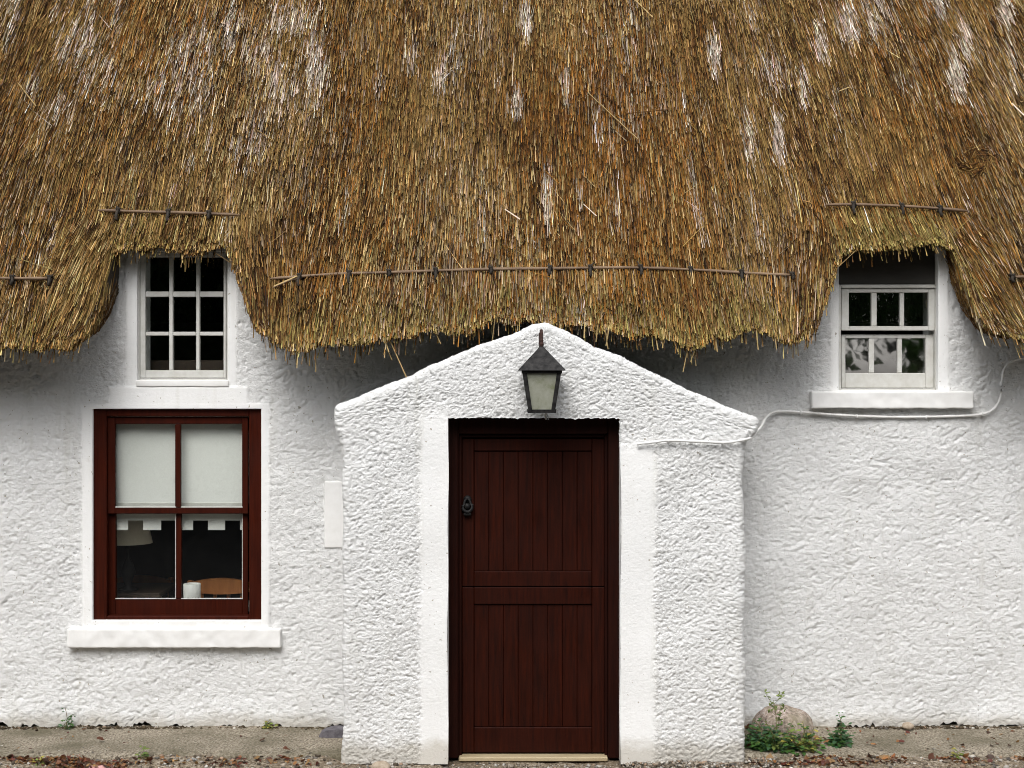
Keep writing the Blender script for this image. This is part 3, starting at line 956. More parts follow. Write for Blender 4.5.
def make_field(n, xlo, xhi, zlo, zhi, wlo, whi, Llo, Lhi):
    x = rng.uniform(xlo, xhi, n); z = rng.uniform(zlo, zhi, n)
    e = zE(x)
    k = z > e + 0.0
    x, z, e = x[k], z[k], e[k]; n = len(x)
    L = rng.uniform(Llo, Lhi, n) * np.exp(rng.normal(0, 0.25, n))
    ln = lean_field(x, z) + rng.normal(0, 0.048, n) + (rng.random(n) < 0.025) * rng.normal(0, 0.4, n)
    zr = z + L * 0.82 / np.sqrt(1 + ln ** 2); xr = x - ln * L
    k = zr > zE(xr) + 0.02
    x, z, e, xr, zr = x[k], z[k], e[k], xr[k], zr[k]; n = len(x)
    tip = np.stack([x, tsurf(x, z), z], 1) + NORM * (rng.random(n) ** 1.8 * 0.058 - 0.012)[:, None]
    root = np.stack([xr, tsurf(xr, zr), zr], 1) - NORM * rng.uniform(0.002, 0.032, n)[:, None]
    straws(tip, root, rng.uniform(wlo, whi, n), straw_colours(x, tip[:, 1], z, z - e))


make_field(300000, -3.9, 3.9, 2.2, 4.72, 0.0026, 0.0050, 0.13, 0.42)
make_field(16000, -5.4, -3.85, 2.2, 5.3, 0.007, 0.012, 0.14, 0.34)
make_field(16000, 3.85, 5.4, 2.2, 5.3, 0.007, 0.012, 0.14, 0.34)
make_field(14000, -3.9, 3.9, 4.7, 5.35, 0.006, 0.011, 0.12, 0.3)


def make_eaves(n, xlo, xhi, depth, jit):
    """cut butts along the eaves, several layers deep"""
    x = rng.uniform(xlo, xhi, n); e = zE(x)
    tuft = perlin(x * 9, 1.5, 0.2) * 0.036 + perlin(x * 35, 2.5, 0.2) * 0.020
    z = e + tuft + rng.uniform(-jit, jit * 0.9, n) - (rng.random(n) < 0.035) * rng.uniform(0.02, 0.10, n)
    dp = rng.random(n) ** 1.3 * depth
    L = rng.uniform(0.10, 0.30, n)
    ln = lean_field(x, z) * 0.8 + rng.normal(0, 0.07, n)
    zz_ = np.maximum(z, e - 0.02)
    tip = np.stack([x, tsurf(x, zz_) + dp * 1.0, z + dp * 0.12], 1) - np.array([0, 0.012, 0])
    zr = z + L * 0.84; xr = x - ln * L
    root = np.stack([xr, tsurf(xr, zr) + dp * 0.75, zr], 1) - NORM * 0.006
    c = straw_colours(x, tip[:, 1], z, np.abs(z - e))
    k = zr > zE(xr) + 0.01
    tip, root, c = tip[k], root[k], c[k]; n = len(c)
    c = c * 1.12 + TONE['pale'] * 0.10 * rng.random(n)[:, None]
    straws(tip, root, rng.uniform(0.0034, 0.0066, n), c)


make_eaves(40000, -4.2, 4.2, 0.15, 0.036)

# rough browner reeds on the flanks beside the small windows
for c, w in NOTCH:
    for sgn in (-1, 1):
        n = 4200
        x = c + sgn * rng.uniform(0.335, 0.60, n)
        e = zE(x)
        v = rng.random(n)
        z = e + rng.uniform(-0.01, 0.05, n) + (1 - v) * 0.02
        back = v * 0.26
        L = rng.uniform(0.10, 0.26, n)
        sl = 0.40 * sstep(0.36, 0.50, np.abs(x - c)) + 0.10
        ln = sgn * sl + rng.normal(0, 0.11, n)
        tip = np.stack([x, np.minimum(tsurf(x, z) - 0.02 + back, 0.66), z], 1)
        xr, zr = x - ln * L, z + L * 0.8
        root = np.stack([xr, np.minimum(tsurf(xr, np.maximum(zr, 2.3)) + back + 0.01, 0.7), zr], 1)
        col = np.where(rng.random(n)[:, None] < 0.5, TONE['brown'] * 1.2, np.where(rng.random(n)[:, None] < 0.5, TONE['tan'], TONE['grey'] * 0.7))
        col = col * np.exp(rng.normal(0, 0.3, n))[:, None]
        k = zr > zE(xr) + 0.01
        straws(tip[k], root[k], rng.uniform(0.0035, 0.0065, int(k.sum())), col[k] * 0.8)


def loose(px0, py0, px1, py1, off0, off1, w, tone):
    """one stray reed between two points on the thatch surface"""
    ps = []
    for p, q, o in ((px0, py0, off0), (px1, py1, off1)):
        k = (384 - q) / F; y = (CAMZ + k * 7.5 - 2.3 + 0.2 * TAN) / (TAN - k); x = wx(p, y); z = 2.3 + TAN * (y - 0.2)
        for _ in range(4):
            y = float(tsurf(np.array([x]), np.array([z]))[0]); x = wx(p, y); z = wz(q, y)
        ps.append(np.array([x, y, z]) + NORM * o)
    straws(ps[1][None], ps[0][None], np.array([w]), (TONE[tone] * 1.1)[None])


for a in [(588, 99, 637, 145, .05, .05, .008, 'pale'), (625, 119, 667, 115, .045, .045, .006, 'brown'), (20, 88, 38, 112, .04, .05, .009, 'pale'), (630, 0, 652, 22, .04, .04, .007, 'pale'),
          (160, 136, 170, 120, .04, .04, .006, 'pale'), (498, 190, 508, 172, .04, .04, .006, 'grey'), (275, 292, 300, 281, .05, .05, .008, 'pale'), (505, 215, 520, 225, .05, .05, .008, 'white'),
          (583, 210, 596, 222, .05, .05, .008, 'white'), (1010, 108, 1024, 122, .04, .04, .008, 'white'), (900, 226, 922, 248, .05, .06, .006, 'brown'), (838, 96, 848, 92, .04, .04, .007, 'pale'),
          (700, 125, 706, 105, .04, .04, .006, 'grey'), (120, 105, 140, 82, .04, .04, .006, 'tan'), (370, 250, 384, 232, .04, .04, .006, 'tan'), (390, 240, 400, 262, .04, .04, .006, 'tan')]:
    loose(*a)
# hanging strays under the eave
for px0, py0, px1, py1, Y in [(385, 330, 407, 378, .16), (380, 332, 392, 360, .17), (383, 335, 389, 352, .15), (432, 325, 441, 344, .2), (495, 318, 492, 343, .14), (296, 345, 297, 365, .15), (315, 345, 316, 372, .15),
                              (690, 340, 683, 372, .15), (693, 340, 696, 366, .16), (700, 338, 690, 362, .14), (686, 340, 688, 358, .15), (672, 335, 678, 352, .15), (655, 330, 658, 350, .15), (605, 325, 608, 349, .03),
                              (598, 325, 596, 342, .05), (716, 335, 717, 352, .15), (757, 330, 758, 350, .15), (775, 333, 776, 349, .15), (610, 325, 606, 346, .04), (585, 322, 584, 338, .08)]:
    straws(np.array([[wx(px1, Y), Y - .01, wz(py1, Y)]]), np.array([[wx(px0, Y), Y + .02, wz(py0, Y)]]), np.array([0.007]), (TONE['pale'] * random.uniform(.6, 1))[None])
# a twisted tuft pushed out of the slope
n = 260
th = rng.random(n) * 2 * PI; rr = rng.random(n) ** .5
px_, py_ = 974 + 17 * rr * np.cos(th), 163 + 13 * rr * np.sin(th)
for a in range(n):
    ang = th[a] + PI / 2 + random.uniform(-.5, .5)
    loose(px_[a], py_[a], px_[a] + 12 * math.cos(ang), py_[a] + 8 * math.sin(ang), random.uniform(.0, .05), random.uniform(.0, .05), .005, random.choice(['dark', 'brown', 'brown', 'tan']))

SV = np.concatenate(SV); SC = np.concatenate(SC)
ns = len(SV) // 6
o = (np.arange(ns) * 6)[:, None]
fq = np.concatenate([o + np.array([[0, 1, 4, 3]]), o + np.array([[1, 2, 5, 4]]), o + np.array([[2, 0, 3, 5]])])
ft = o + np.array([[3, 4, 5]])
link('thatch_reeds', np_mesh('thatch_reeds', SV, [fq, ft], M['straw'], smooth=False, cols=SC), roof)


# ---- hazel rods pinned across the thatch, with their ties
def on_thatch(p, q, off):
    k = (384 - q) / F; y = (CAMZ + k * 7.5 - 2.3 + 0.2 * TAN) / (TAN - k)
    for _ in range(8):
        x = wx(p, y); z = wz(q, y); y = 0.5 * y + 0.5 * float(tsurf(np.array([x]), np.array([z]))[0])
    x = wx(p, y); z = wz(q, y)
    return Vector((x, y, z)) + Vector(NORM) * off


def rod(pts, ties, r=0.0095, twist=None):
    path = []
    for (a, b_), (c, d_) in zip(pts, pts[1:]):
        m = max(2, int((c - a) / 9))
        for k in range(m): path.append((a + (c - a) * k / m, b_ + (d_ - b_) * k / m + random.uniform(-.5, .5)))
    path.append(pts[-1])
    q = [on_thatch(a, b_, 0.043) for a, b_ in path]
    # a stiff rod: smooth out the little hollows
    for _ in range(12):
        q = [q[0]] + [(q[i - 1] + q[i] * 2 + q[i + 1]) / 4 for i in range(1, len(q) - 1)] + [q[-1]]
    b = MB(); rs = [r * (0.75 + 0.35 * random.random()) * (0.6 if i in (0, len(q) - 1) else 1) for i in range(len(q))]
    b.tube(q, r, 8, rs)
    if twist:
        t = [on_thatch(a, c, 0.036) for a, c in twist]; b.tube(t, 0.006, 6)
    ro = b.build('thatching_rod', M['rod'], cottage, True)
    for t in ties:
        i = min(range(len(path)), key=lambda i: abs(path[i][0] - t)); c = q[i]
        b = MB()
        for sgn in (-2.2, 0, 2.2):
            lp = []
            for k in range(9):
                a = 2 * PI * k / 8
                lp.append(c + Vector((sgn * 0.004 + 0.004 * math.sin(a * 2), 0, 0)) + Vector(NORM) * 0.013 * math.cos(a) * 1.2 + Vector(DOWN) * 0.018 * math.sin(a))
            b.tube(lp, 0.0045, 6)
        # twisted tail pushed into the reed below, short stub above
        tl = random.uniform(0.03, 0.075)
        b.tube([c + Vector(NORM) * 0.008, c + Vector(DOWN) * tl * .5 + Vector((random.uniform(-.006, .006), 0, 0)) + Vector(NORM) * 0.006, c + Vector(DOWN) * tl + Vector(NORM) * 0.002], 0.009, 6)
        b.tube([c + Vector(NORM) * 0.006, c - Vector(DOWN) * random.uniform(.02, .045) + Vector((random.uniform(-.02, .02), 0, 0)) + Vector(NORM) * 0.014], 0.004, 6)
        b.build('twine_tie', M['twine'], ro, True)
    return ro


rod([(271, 284), (330, 279), (400, 277), (490, 274), (560, 273.5), (640, 272), (700, 275), (740, 278), (791, 280)], [305, 350, 392, 440, 489, 546, 595, 643, 690, 740, 787], twist=[(274, 292), (290, 285), (310, 279)])
rod([(100, 215.5), (150, 217), (200, 218), (241, 220)], [119, 170, 208])
rod([(824, 209.5), (870, 209.5), (920, 212), (966, 216)], [850, 897, 937])
rod([(-180, 283), (-60, 282), (52, 283.5)], [-120, -60, 13, 50])
rod([(1010, 282), (1060, 282), (1200, 284)], [1014, 1060, 1120])

# ------------------------------------------------------------------ lantern over the door
LX, LY = wx(541.5, -0.17), -0.17
lan = empty('wall_lantern', (LX, LY, 1.85), 'black four-sided lantern with a pyramid cap on the porch above the door', 'lantern')
ZB, ZT = 1.858, 2.066
hb, ht = 0.068, 0.099


def lp4(h, z): return [(LX - h, LY - h, z), (LX + h, LY - h, z), (LX + h, LY + h, z), (LX - h, LY + h, z)]


b = MB()
tk = 0.021
for sx_ in (-1, 1):
    for sy_ in (-1, 1):
        def cn(h, z): return [(LX + sx_ * h, LY + sy_ * h, z), (LX + sx_ * (h - tk), LY + sy_ * h, z), (LX + sx_ * (h - tk), LY + sy_ * (h - tk), z), (LX + sx_ * h, LY + sy_ * (h - tk), z)]
        b.hexa(cn(hb, ZB), cn(ht, ZT))
b.hexa(lp4(hb + 0.004, ZB - 0.006), lp4(hb + 0.007, ZB + 0.012))
for a in range(4):
    A, B = lp4(ht - 0.001, ZT - 0.014), lp4(ht + 0.001, ZT - 0.002)
b.hexa(lp4(ht + 0.003, ZT - 0.012), lp4(ht + 0.004, ZT + 0.002))
b.build('frame', M['lantern_iron'], lan)
for k in range(4):
    b = MB()
    g0, g1 = lp4(hb - 0.008, ZB + 0.012), lp4(ht - 0.008, ZT - 0.012)
    i, j = k, (k + 1) % 4
    p = [Vector(g0[i]), Vector(g0[j]), Vector(g1[j]), Vector(g1[i])]
    c = (p[0] + p[1] + p[2] + p[3]) / 4; nn = (c - Vector((LX, LY, c.z))).normalized() * 0.003
    b.hexa([p[0] - nn, p[1] - nn, p[1], p[0]], [p[3] - nn, p[2] - nn, p[2], p[3]])
    b.build('glass_pane', M['lantern_glass'], lan)
b = MB()
b.hexa(lp4(0.121, ZT + 0.003), lp4(0.117, ZT + 0.009))
b.hexa(lp4(0.117, ZT + 0.0095), lp4(0.022, ZT + 0.112))
b.hexa(lp4(0.022, ZT + 0.1125), lp4(0.012, ZT + 0.126))
b.build('cap', M['lantern_iron'], lan)
b = MB()
zt2 = ZT + 0.125
b.lathe([(0.0, 0), (0.010, 0.002), (0.012, 0.014), (0.008, 0.026), (0.010, 0.034), (0.006, 0.044), (0.0, 0.048)], (LX, LY, zt2), 14)
arm = [(LX, LY, zt2 + 0.03), (LX, LY + 0.004, zt2 + 0.07), (LX, LY + 0.03, zt2 + 0.085), (LX, LY + 0.08, zt2 + 0.072), (LX, LY + 0.13, zt2 + 0.045), (LX, 0.01, zt2 + 0.035)]
b.tube(arm, 0.008, 10)
b.box(LX - 0.011, LX + 0.011, -0.018, 0.012, zt2 - 0.02, zt2 + 0.08, 0.004)
b.build('bracket', M['rust'], lan)
b = MB()
cx_ = LX + 0.025
b.tube([(cx_, -0.02, 1.95), (cx_ + .012, -0.05, 1.90), (cx_ + .006, -0.055, 1.86), (cx_ - .004, -0.05, 1.835), (cx_ + .004, -0.045, 1.815)], 0.006, 8)
b.tube([(cx_ + .004, -0.05, 1.845), (cx_ + .016, -0.05, 1.825), (cx_ + .014, -0.05, 1.812)], 0.004, 8)
b.build('cable_tail', M['white_wood'], lan, True)

# ------------------------------------------------------------------ cable run along the wall
def cable_path(pts):
    q = []
    P_ = [Vector(p) for p in pts]
    for i in range(len(P_) - 1):
        p0, p1, p2, p3 = P_[max(i - 1, 0)], P_[i], P_[i + 1], P_[min(i + 2, len(P_) - 1)]
        for k in range(7):
            t = k / 7
            q.append(0.5 * (2 * p1 + (p2 - p0) * t + (2 * p0 - 5 * p1 + 4 * p2 - p3) * t * t + (3 * p1 - p0 - 3 * p2 + p3) * t ** 3))
    q.append(P_[-1]); return q


def cp(p, q, Y): return (wx(p, Y), Y, wz(q, Y))


pts = [cp(637, 444, -0.02), cp(655, 442, -0.025), cp(668, 440.5, -0.028), cp(700, 441.5, -0.03), cp(725, 442.5, -0.028), cp(743, 440, -0.02), cp(752, 437, 0.05), cp(757, 431, 0.25), cp(761, 427, 0.45), cp(767, 417, 0.56), cp(777, 411.5, 0.57),
       cp(800, 412, 0.57), cp(840, 415, 0.57), cp(890, 417, 0.57), cp(940, 416.5, 0.57), cp(975, 415, 0.57), cp(991, 411, 0.57), cp(1000, 399, 0.57), cp(1002, 380, 0.57), cp(1006, 366, 0.57), cp(1018, 359, 0.57), cp(1045, 357, 0.57), cp(1150, 357, 0.57), cp(1280, 356, 0.57)]
q = cable_path(pts)
b = MB(); b.tube(q, 0.0072, 8, [0.0072 * (1 + 0.22 * math.sin(i * 1.7) * math.sin(i * .43)) for i in range(len(q))])
for px_, py_, Y in ((668, 440.5, 0.0), (722, 442.5, 0.0), (800, 412, 0.59), (856, 416, 0.59), (925, 417, 0.59), (981, 414, 0.59)):
    x_, z_ = wx(px_, Y), wz(py_, Y); b.box(x_ - 0.004, x_ + 0.004, Y - 0.034, Y + 0.03, z_ - 0.010, z_ + 0.010, 0.003)
cab = b.build('cable', M['trim'], None, True)
tag(cab, 'white painted cable running from the porch along the wall below the upstairs sill', 'cable')
mb = rough_box('meter_box', wx(324, .57), wx(348, .57), 0.580, 0.66, wz(548, .57), wz(481.5, .57), M['trim'], None, 0.0015, bev=0.005)
tag(mb, 'flat white meter box on the wall beside the porch corner', 'meter box')

# ------------------------------------------------------------------ inside the parlour window
BY = 0.712
bl = empty('roller_blind', (wx(178, BY), BY, wz(530, BY)), 'off-white roller blind with a notched hem in the red sash window', 'blind')
b = MB()
x0, x1 = wx(108, BY), wx(249, BY); zt_, zn, zb_ = wz(411, BY), wz(520.5, BY), wz(530, BY)
b.box(x0, x1, BY, BY + 0.004, zn, zt_, 0.0)
tabs = [(108, 128), (143, 161), (175.5, 193), (208, 225), (240, 249)]
for a, c in tabs: b.box(wx(a, BY), wx(c, BY), BY, BY + 0.004, zb_, zn - 0.0002, 0.0)
b.build('fabric', M['blind'], bl)
b = MB(); b.box(x0, x1, BY - 0.006, BY - 0.0005, wz(508, BY), wz(502.5, BY), 0.002); b.build('hem_bar', M['white_wood'], bl)

lx, ly = wx(128, 1.05), 1.05
tl = empty('table_lamp', (lx, ly, 0.76), 'table lamp with a cream cloth shade behind the red window', 'lamp')
b = MB(); b.lathe([(0.145, 0.0), (0.10, 0.2), (0.097, 0.2), (0.141, 0.003)], (lx, ly, wz(543, ly)), 32); b.build('lamp_shade', M['shade'], tl, True)
b = MB(); b.lathe([(0.0, 0), (0.06, 0.0), (0.062, 0.012), (0.02, 0.03), (0.03, 0.07), (0.045, 0.11), (0.03, 0.16), (0.012, 0.2), (0.010, 0.36), (0.0, 0.37)], (lx, ly, 0.762), 24); b.build('lamp_base', M['iron'], tl, True)
tb = empty('side_table', (lx - 0.02, ly + 0.12, 0.06), 'dark wooden side table carrying the cream table lamp', 'table')
b = MB(); b.box(lx - 0.28, lx + 0.22, ly - 0.11, ly + 0.35, 0.735, 0.76, 0.004); b.build('tabletop', M['boards'], tb)
for sx_ in (-0.26, 0.17):
    for sy_ in (-0.09, 0.30):
        b = MB(); b.box(lx + sx_, lx + sx_ + 0.03, ly + sy_, ly + sy_ + 0.03, 0.06, 0.7345, 0.003); b.build('leg', M['boards'], tb)


def chair(cx_, cy_, zt_, label):
    c = empty('dining_chair', (cx_, cy_, 0.06), label, 'chair', 'pine chairs inside the parlour')
    w = 0.19; zf = 0.06
    b = MB()
    poly = []
    for k in range(13):
        u = -1 + k / 6; poly.append((cx_ + u * (w + 0.004), zt_ + 0.012 - 0.03 * u * u))
    for k in range(13):
        u = 1 - k / 6; poly.append((cx_ + u * (w + 0.004), zt_ - 0.085 + 0.018 * u * u))
    b.prism(poly, cy_ - 0.012, cy_ + 0.012); b.build('backrest', M['pine'], c)
    for sx_ in (-1, 1):
        b = MB(); b.box(cx_ + sx_ * w - 0.018, cx_ + sx_ * w + 0.018, cy_ + 0.0125, cy_ + 0.045, zf, zt_ - 0.005, 0.006); b.build('leg', M['pine'], c)
        b = MB(); b.box(cx_ + sx_ * w - 0.018, cx_ + sx_ * w + 0.018, cy_ + 0.36, cy_ + 0.395, zf, 0.459, 0.006); b.build('leg', M['pine'], c)
    b = MB(); b.box(cx_ - w - 0.01, cx_ + w + 0.01, cy_ + 0.05, cy_ + 0.41, 0.46, 0.49, 0.008); b.build('seat', M['pine'], c)
    b = MB()
    for k in range(4): b.box(cx_ - 0.13 + 0.08 * k, cx_ - 0.11 + 0.08 * k, cy_ + 0.016, cy_ + 0.034, 0.492, zt_ - 0.06, 0.003)
    b.build('back_slat', M['pine'], c)


chair(wx(221, 1.08), 1.08, wz(580, 1.08), 'pine chair with a curved back rail behind the white candle pot')
chair(wx(140, 1.6), 1.6, wz(577, 1.6), 'pine chair in the dark room behind the table lamp')
mx_, my_ = wx(191.5, 0.86), 0.875
mug = empty('candle_pot', (mx_, my_, wz(606, .8)), 'small white pot with a painted rim of plants on the window board', 'pot')
zb_ = wz(606, .8) + 0.001
b = MB(); b.lathe([(0.0, 0), (0.046, 0.0), (0.050, 0.006), (0.0505, 0.118), (0.047, 0.12), (0.0455, 0.115), (0.045, 0.02), (0.0, 0.018)], (mx_, my_, zb_), 32)
mm, nt, p, _ = mat_new('pot_glaze')
v = coords(nt, (1, 1, 0.35)); f = noise(nt, v, 75, 3, 0.7)
tc = N(nt, 'ShaderNodeTexCoord'); sx_ = N(nt, 'ShaderNodeSeparateXYZ'); nt.links.new(tc.outputs['Object'], sx_.inputs[0])
lo = N(nt, 'ShaderNodeMapRange'); nt.links.new(sx_.outputs[2], lo.inputs[0]); lo.inputs[1].default_value = zb_ ; lo.inputs[2].default_value = zb_ + 0.085; lo.inputs[3].default_value = 0.22; lo.inputs[4].default_value = -0.2
ad = N(nt, 'ShaderNodeMath', operation='ADD'); nt.links.new(f, ad.inputs[0]); nt.links.new(lo.outputs[0], ad.inputs[1])
nt.links.new(mixc(nt, ramp(nt, ad.outputs[0], [(0.60, 0.0), (0.64, 1.0)]), (0.78, 0.78, 0.75), (0.16, 0.14, 0.06)), p.inputs['Base Color'])
p.inputs['Roughness'].default_value = 0.3
pot = b.build('pot_body', mm, mug, True)
b = MB(); b.lathe([(0.0, 0.0), (0.0445, 0.0), (0.0445, 0.012), (0.0, 0.012)], (mx_, my_, zb_ + 0.075), 20); b.build('wax', M['blind'], mug)

# ------------------------------------------------------------------ ground
def sheet(name, xs, ys, zf, mat):
    X, Yg = np.meshgrid(xs, ys, indexing='ij')
    Zg = zf(X, Yg)
    V = np.stack([X.ravel(), Yg.ravel(), Zg.ravel()], 1)
    i = np.arange(len(V)).reshape(X.shape)
    Qd = np.stack([i[:-1, :-1], i[1:, :-1], i[1:, 1:], i[:-1, 1:]], -1).reshape(-1, 4)
    return link(name, np_mesh(name, V, Qd, mat))


def ground_z(x, y):
    f = sstep(-1.2, -0.4, y) * sstep(5.5, 4.0, np.abs(x))
    g = 0.010 * perlin(x * 3, y * 3, 0.4) + 0.007 * perlin(x * 11, y * 11, 1.4) + 0.004 * perlin(x * 34, y * 34, 2.4)
    side_ = np.clip(sstep(1.15, 1.3, x) + sstep(-0.88, -1.0, x), 0, 1)
    g = g + 0.022 * side_ * sstep(-0.22, 0.0, y) * (1 + perlin(x * 2.2, 0.7, 0.9))
    near = sstep(-0.25, -0.02, y) * sstep(0.25, 0.05, y)
    return g * f - 0.012 + 0.012 * near * np.where(np.abs(x - 0.12) < 0.5, -0.4, 1)


gx = np.concatenate([[-160, -60, -25, -12, -7], np.arange(-4.4, 4.4, 0.02), [5, 7, 12, 25, 60, 160]])
gy = np.concatenate([[-160, -60, -25, -12, -6, -4, -3, -2.4, -1.8, -1.3], np.arange(-1.2, -0.5, 0.06), np.arange(-0.5, 0.2, 0.015), [0.3, 0.6, 1.5, 4, 9, 25, 60, 160]])
tag(sheet('ground', gx, gy, ground_z, M['ground']), kind='structure')


rx = np.array([-160, -40, -12, -4, 0, 4, 12, 40, 160.]); ry = np.array([-14, -9, -5, -3.2, -1.25])
tag(sheet('road', rx, ry, lambda x, y: 0 * x + 0.006, M['asphalt']), kind='structure')
tag(sheet('verge', rx, np.array([-160, -60, -25, -14.05]), lambda x, y: 0 * x + 0.006, M['turf']), kind='structure')


def apron(x0, x1):
    xs = np.arange(x0, x1 + 0.001, 0.014); v = np.concatenate([[0.0, 0.25, 0.5, 0.75], np.linspace(1, 2, 46)])
    X, T = np.meshgrid(xs, v, indexing='ij')
    fr = 0.045 + 0.03 * perlin(X * 1.7, 0.4, 5.5) + 0.016 * perlin(X * 9, 0.4, 1.5)       # ragged front edge
    top = 0.047 + 0.010 * perlin(X * 1.3, 2.4, 0.2)
    Yv = np.where(T <= 1, fr - 0.012 * (1 - T), fr + (T - 1) * (0.70 - fr))
    Zv = np.where(T <= 1, -0.03 + T * (top + 0.02), top - 0.010 + 0.012 * (T - 1) + 0.007 * np.sqrt(np.clip((T - 1) * 9, 0, 1)))
    Zv = Zv + (T > 1) * (0.004 * perlin(X * 18, Yv * 18, 0.3) + 0.003 * perlin(X * 45, Yv * 45, 0.3))
    V = np.stack([X.ravel(), Yv.ravel(), Zv.ravel()], 1); i = np.arange(len(V)).reshape(X.shape)
    Qd = np.stack([i[:-1, :-1], i[1:, :-1], i[1:, 1:], i[:-1, 1:]], -1).reshape(-1, 4)
    return tag(link('pavement', np_mesh('pavement', V, Qd, M['apron'])), kind='structure')


apron(-4.4, -0.87)
apron(1.19, 4.4)

# loose gravel
ico = bmesh.new(); bmesh.ops.create_icosphere(ico, subdivisions=1, radius=1)
iv = np.array([v.co for v in ico.verts]); it = np.array([[v.index for v in f.verts] for f in ico.faces]); ico.free()


def pebbles(n, xlo, xhi, ylo, yhi, zfun, smin, smax):
    x = rng.uniform(xlo, xhi, n); y = rng.uniform(ylo, yhi, n)
    s = smin + (smax - smin) * rng.random(n) ** 3
    z = zfun(x, y) + s * 0.25
    dv = iv[None] * (1 + 0.28 * rng.normal(size=(n, len(iv), 1)))
    sc = np.stack([s * rng.uniform(.8, 1.3, n), s * rng.uniform(.7, 1.1, n), s * rng.uniform(.45, .8, n)], 1)
    dv = dv * sc[:, None]
    a = rng.random(n) * 2 * PI; ca, sa = np.cos(a)[:, None], np.sin(a)[:, None]
    dv = np.stack([dv[..., 0] * ca - dv[..., 1] * sa, dv[..., 0] * sa + dv[..., 1] * ca, dv[..., 2]], -1)
    V = dv + np.stack([x, y, z], 1)[:, None]
    pal = np.array([(0.36, 0.31, 0.25), (0.24, 0.20, 0.155), (0.48, 0.45, 0.40), (0.16, 0.145, 0.13), (0.38, 0.27, 0.19), (0.10, 0.08, 0.06), (0.58, 0.55, 0.50)])
    pal = pal * 0.72
    c = pal[rng.choice(7, n, p=[.22, .22, .14, .14, .12, .1, .06])] * np.exp(rng.normal(0, .15, n))[:, None]
    return V.reshape(-1, 3), (it[None] + (np.arange(n) * len(iv))[:, None, None]).reshape(-1, 3), np.repeat(c, len(iv), axis=0)


parts = [pebbles(5200, -3.4, 3.4, -0.42, 0.06, ground_z, 0.004, 0.015), pebbles(900, -3.4, -0.95, 0.05, 0.6, lambda x, y: 0 * x + 0.043, 0.002, 0.007), pebbles(900, 1.25, 3.4, 0.05, 0.6, lambda x, y: 0 * x + 0.043, 0.002, 0.007),
         pebbles(700, 0.58, 1.4, -0.12, 0.0, lambda x, y: ground_z(x, y) + 0.012, 0.004, 0.013)]
for xa, xb in ((-3.3, -0.95), (1.25, 3.3)):
    v, f, c = pebbles(1800, xa, xb, 0.545, 0.60, lambda x, y: 0.047 + 0.012 * np.clip(perlin(x * 7, 2.2, 0) + .2, 0, 1), 0.003, 0.013)
    k = np.repeat(rng.random(1800) < .75, len(iv)); c = np.where(k[:, None], np.array([[.06, .045, .028]]) * rng.uniform(.5, 1.6, (len(c), 1)), c); parts.append((v, f, c))
vs, fs, cs, off = [], [], [], 0
for v, f, c in parts: vs.append(v); fs.append(f + off); cs.append(c); off += len(v)
tag(link('gravel', np_mesh('gravel', np.concatenate(vs), np.concatenate(fs), M['pebbles'], True, np.concatenate(cs))), 'loose gravel at the foot of the cottage', 'gravel', kind='stuff')


def stone(name, loc, size, mat, label, seed, flat=1.0, sub=4, amp=0.16, cat='stone'):
    t = bmesh.new(); bmesh.ops.create_icosphere(t, subdivisions=sub, radius=1)
    co = np.array([v.co for v in t.verts])
    r = 1 + amp * perlin(co[:, 0] * 1.3 + seed, co[:, 1] * 1.3, co[:, 2] * 1.3) + amp * .4 * perlin(co[:, 0] * 3.5 + seed, co[:, 1] * 3.5, co[:, 2] * 3.5) + 0.02 * perlin(co[:, 0] * 12, co[:, 1] * 12 + seed, co[:, 2] * 12)
    for v, k in zip(t.verts, r): v.co = Vector((v.co.x * k * size[0], v.co.y * k * size[1], v.co.z * k * size[2]))
    me = bpy.data.meshes.new(name); t.to_mesh(me); t.free(); me.materials.append(mat); me.polygons.foreach_set('use_smooth', [True] * len(me.polygons))
    return tag(link(name, me, None, loc), label, cat)


stone('boulder', (wx(783, .38), 0.38, 0.105), (0.162, 0.14, 0.115), M['stone_pink'], 'rounded pinkish boulder against the wall behind the weeds', 3.1, cat='boulder')
b = MB()
poly = [(wx(317, .3), 0.052), (wx(322, .3), 0.047), (wx(341, .3), 0.048), (wx(342, .3), 0.088), (wx(336, .3), 0.094), (wx(328, .3), 0.09), (wx(322, .3), 0.08), (wx(318, .3), 0.066)]
b.prism(poly, 0.36, 0.46)
sl = b.build('slate_chunk', M['slate'], None); tag(sl, 'angular dark slate chunk wedged in the corner beside the porch', 'slate')
stone('stone', (wx(381, -.08), -0.085, 0.005), (0.05, 0.04, 0.035), M['pebble_tan'], 'smooth tan stone lying in front of the porch wall', 7.7, sub=3)
stone('stone', (wx(192, -.02), -0.03, 0.012), (0.038, 0.03, 0.026), M['pebble_grey'], 'grey rounded stone on the gravel below the red window', 1.7, sub=3)
stone('stone', (wx(98, -.1), -0.10, 0.0), (0.05, 0.04, 0.028), M['pebble_pink'], 'pale pink stone half buried in the gravel', 4.4, sub=3)
stone('stone', (wx(905, .58), 0.52, 0.075), (0.035, 0.03, 0.02), M['pebble_tan'], 'small tan flake of render fallen against the wall foot', 9.4, sub=3)


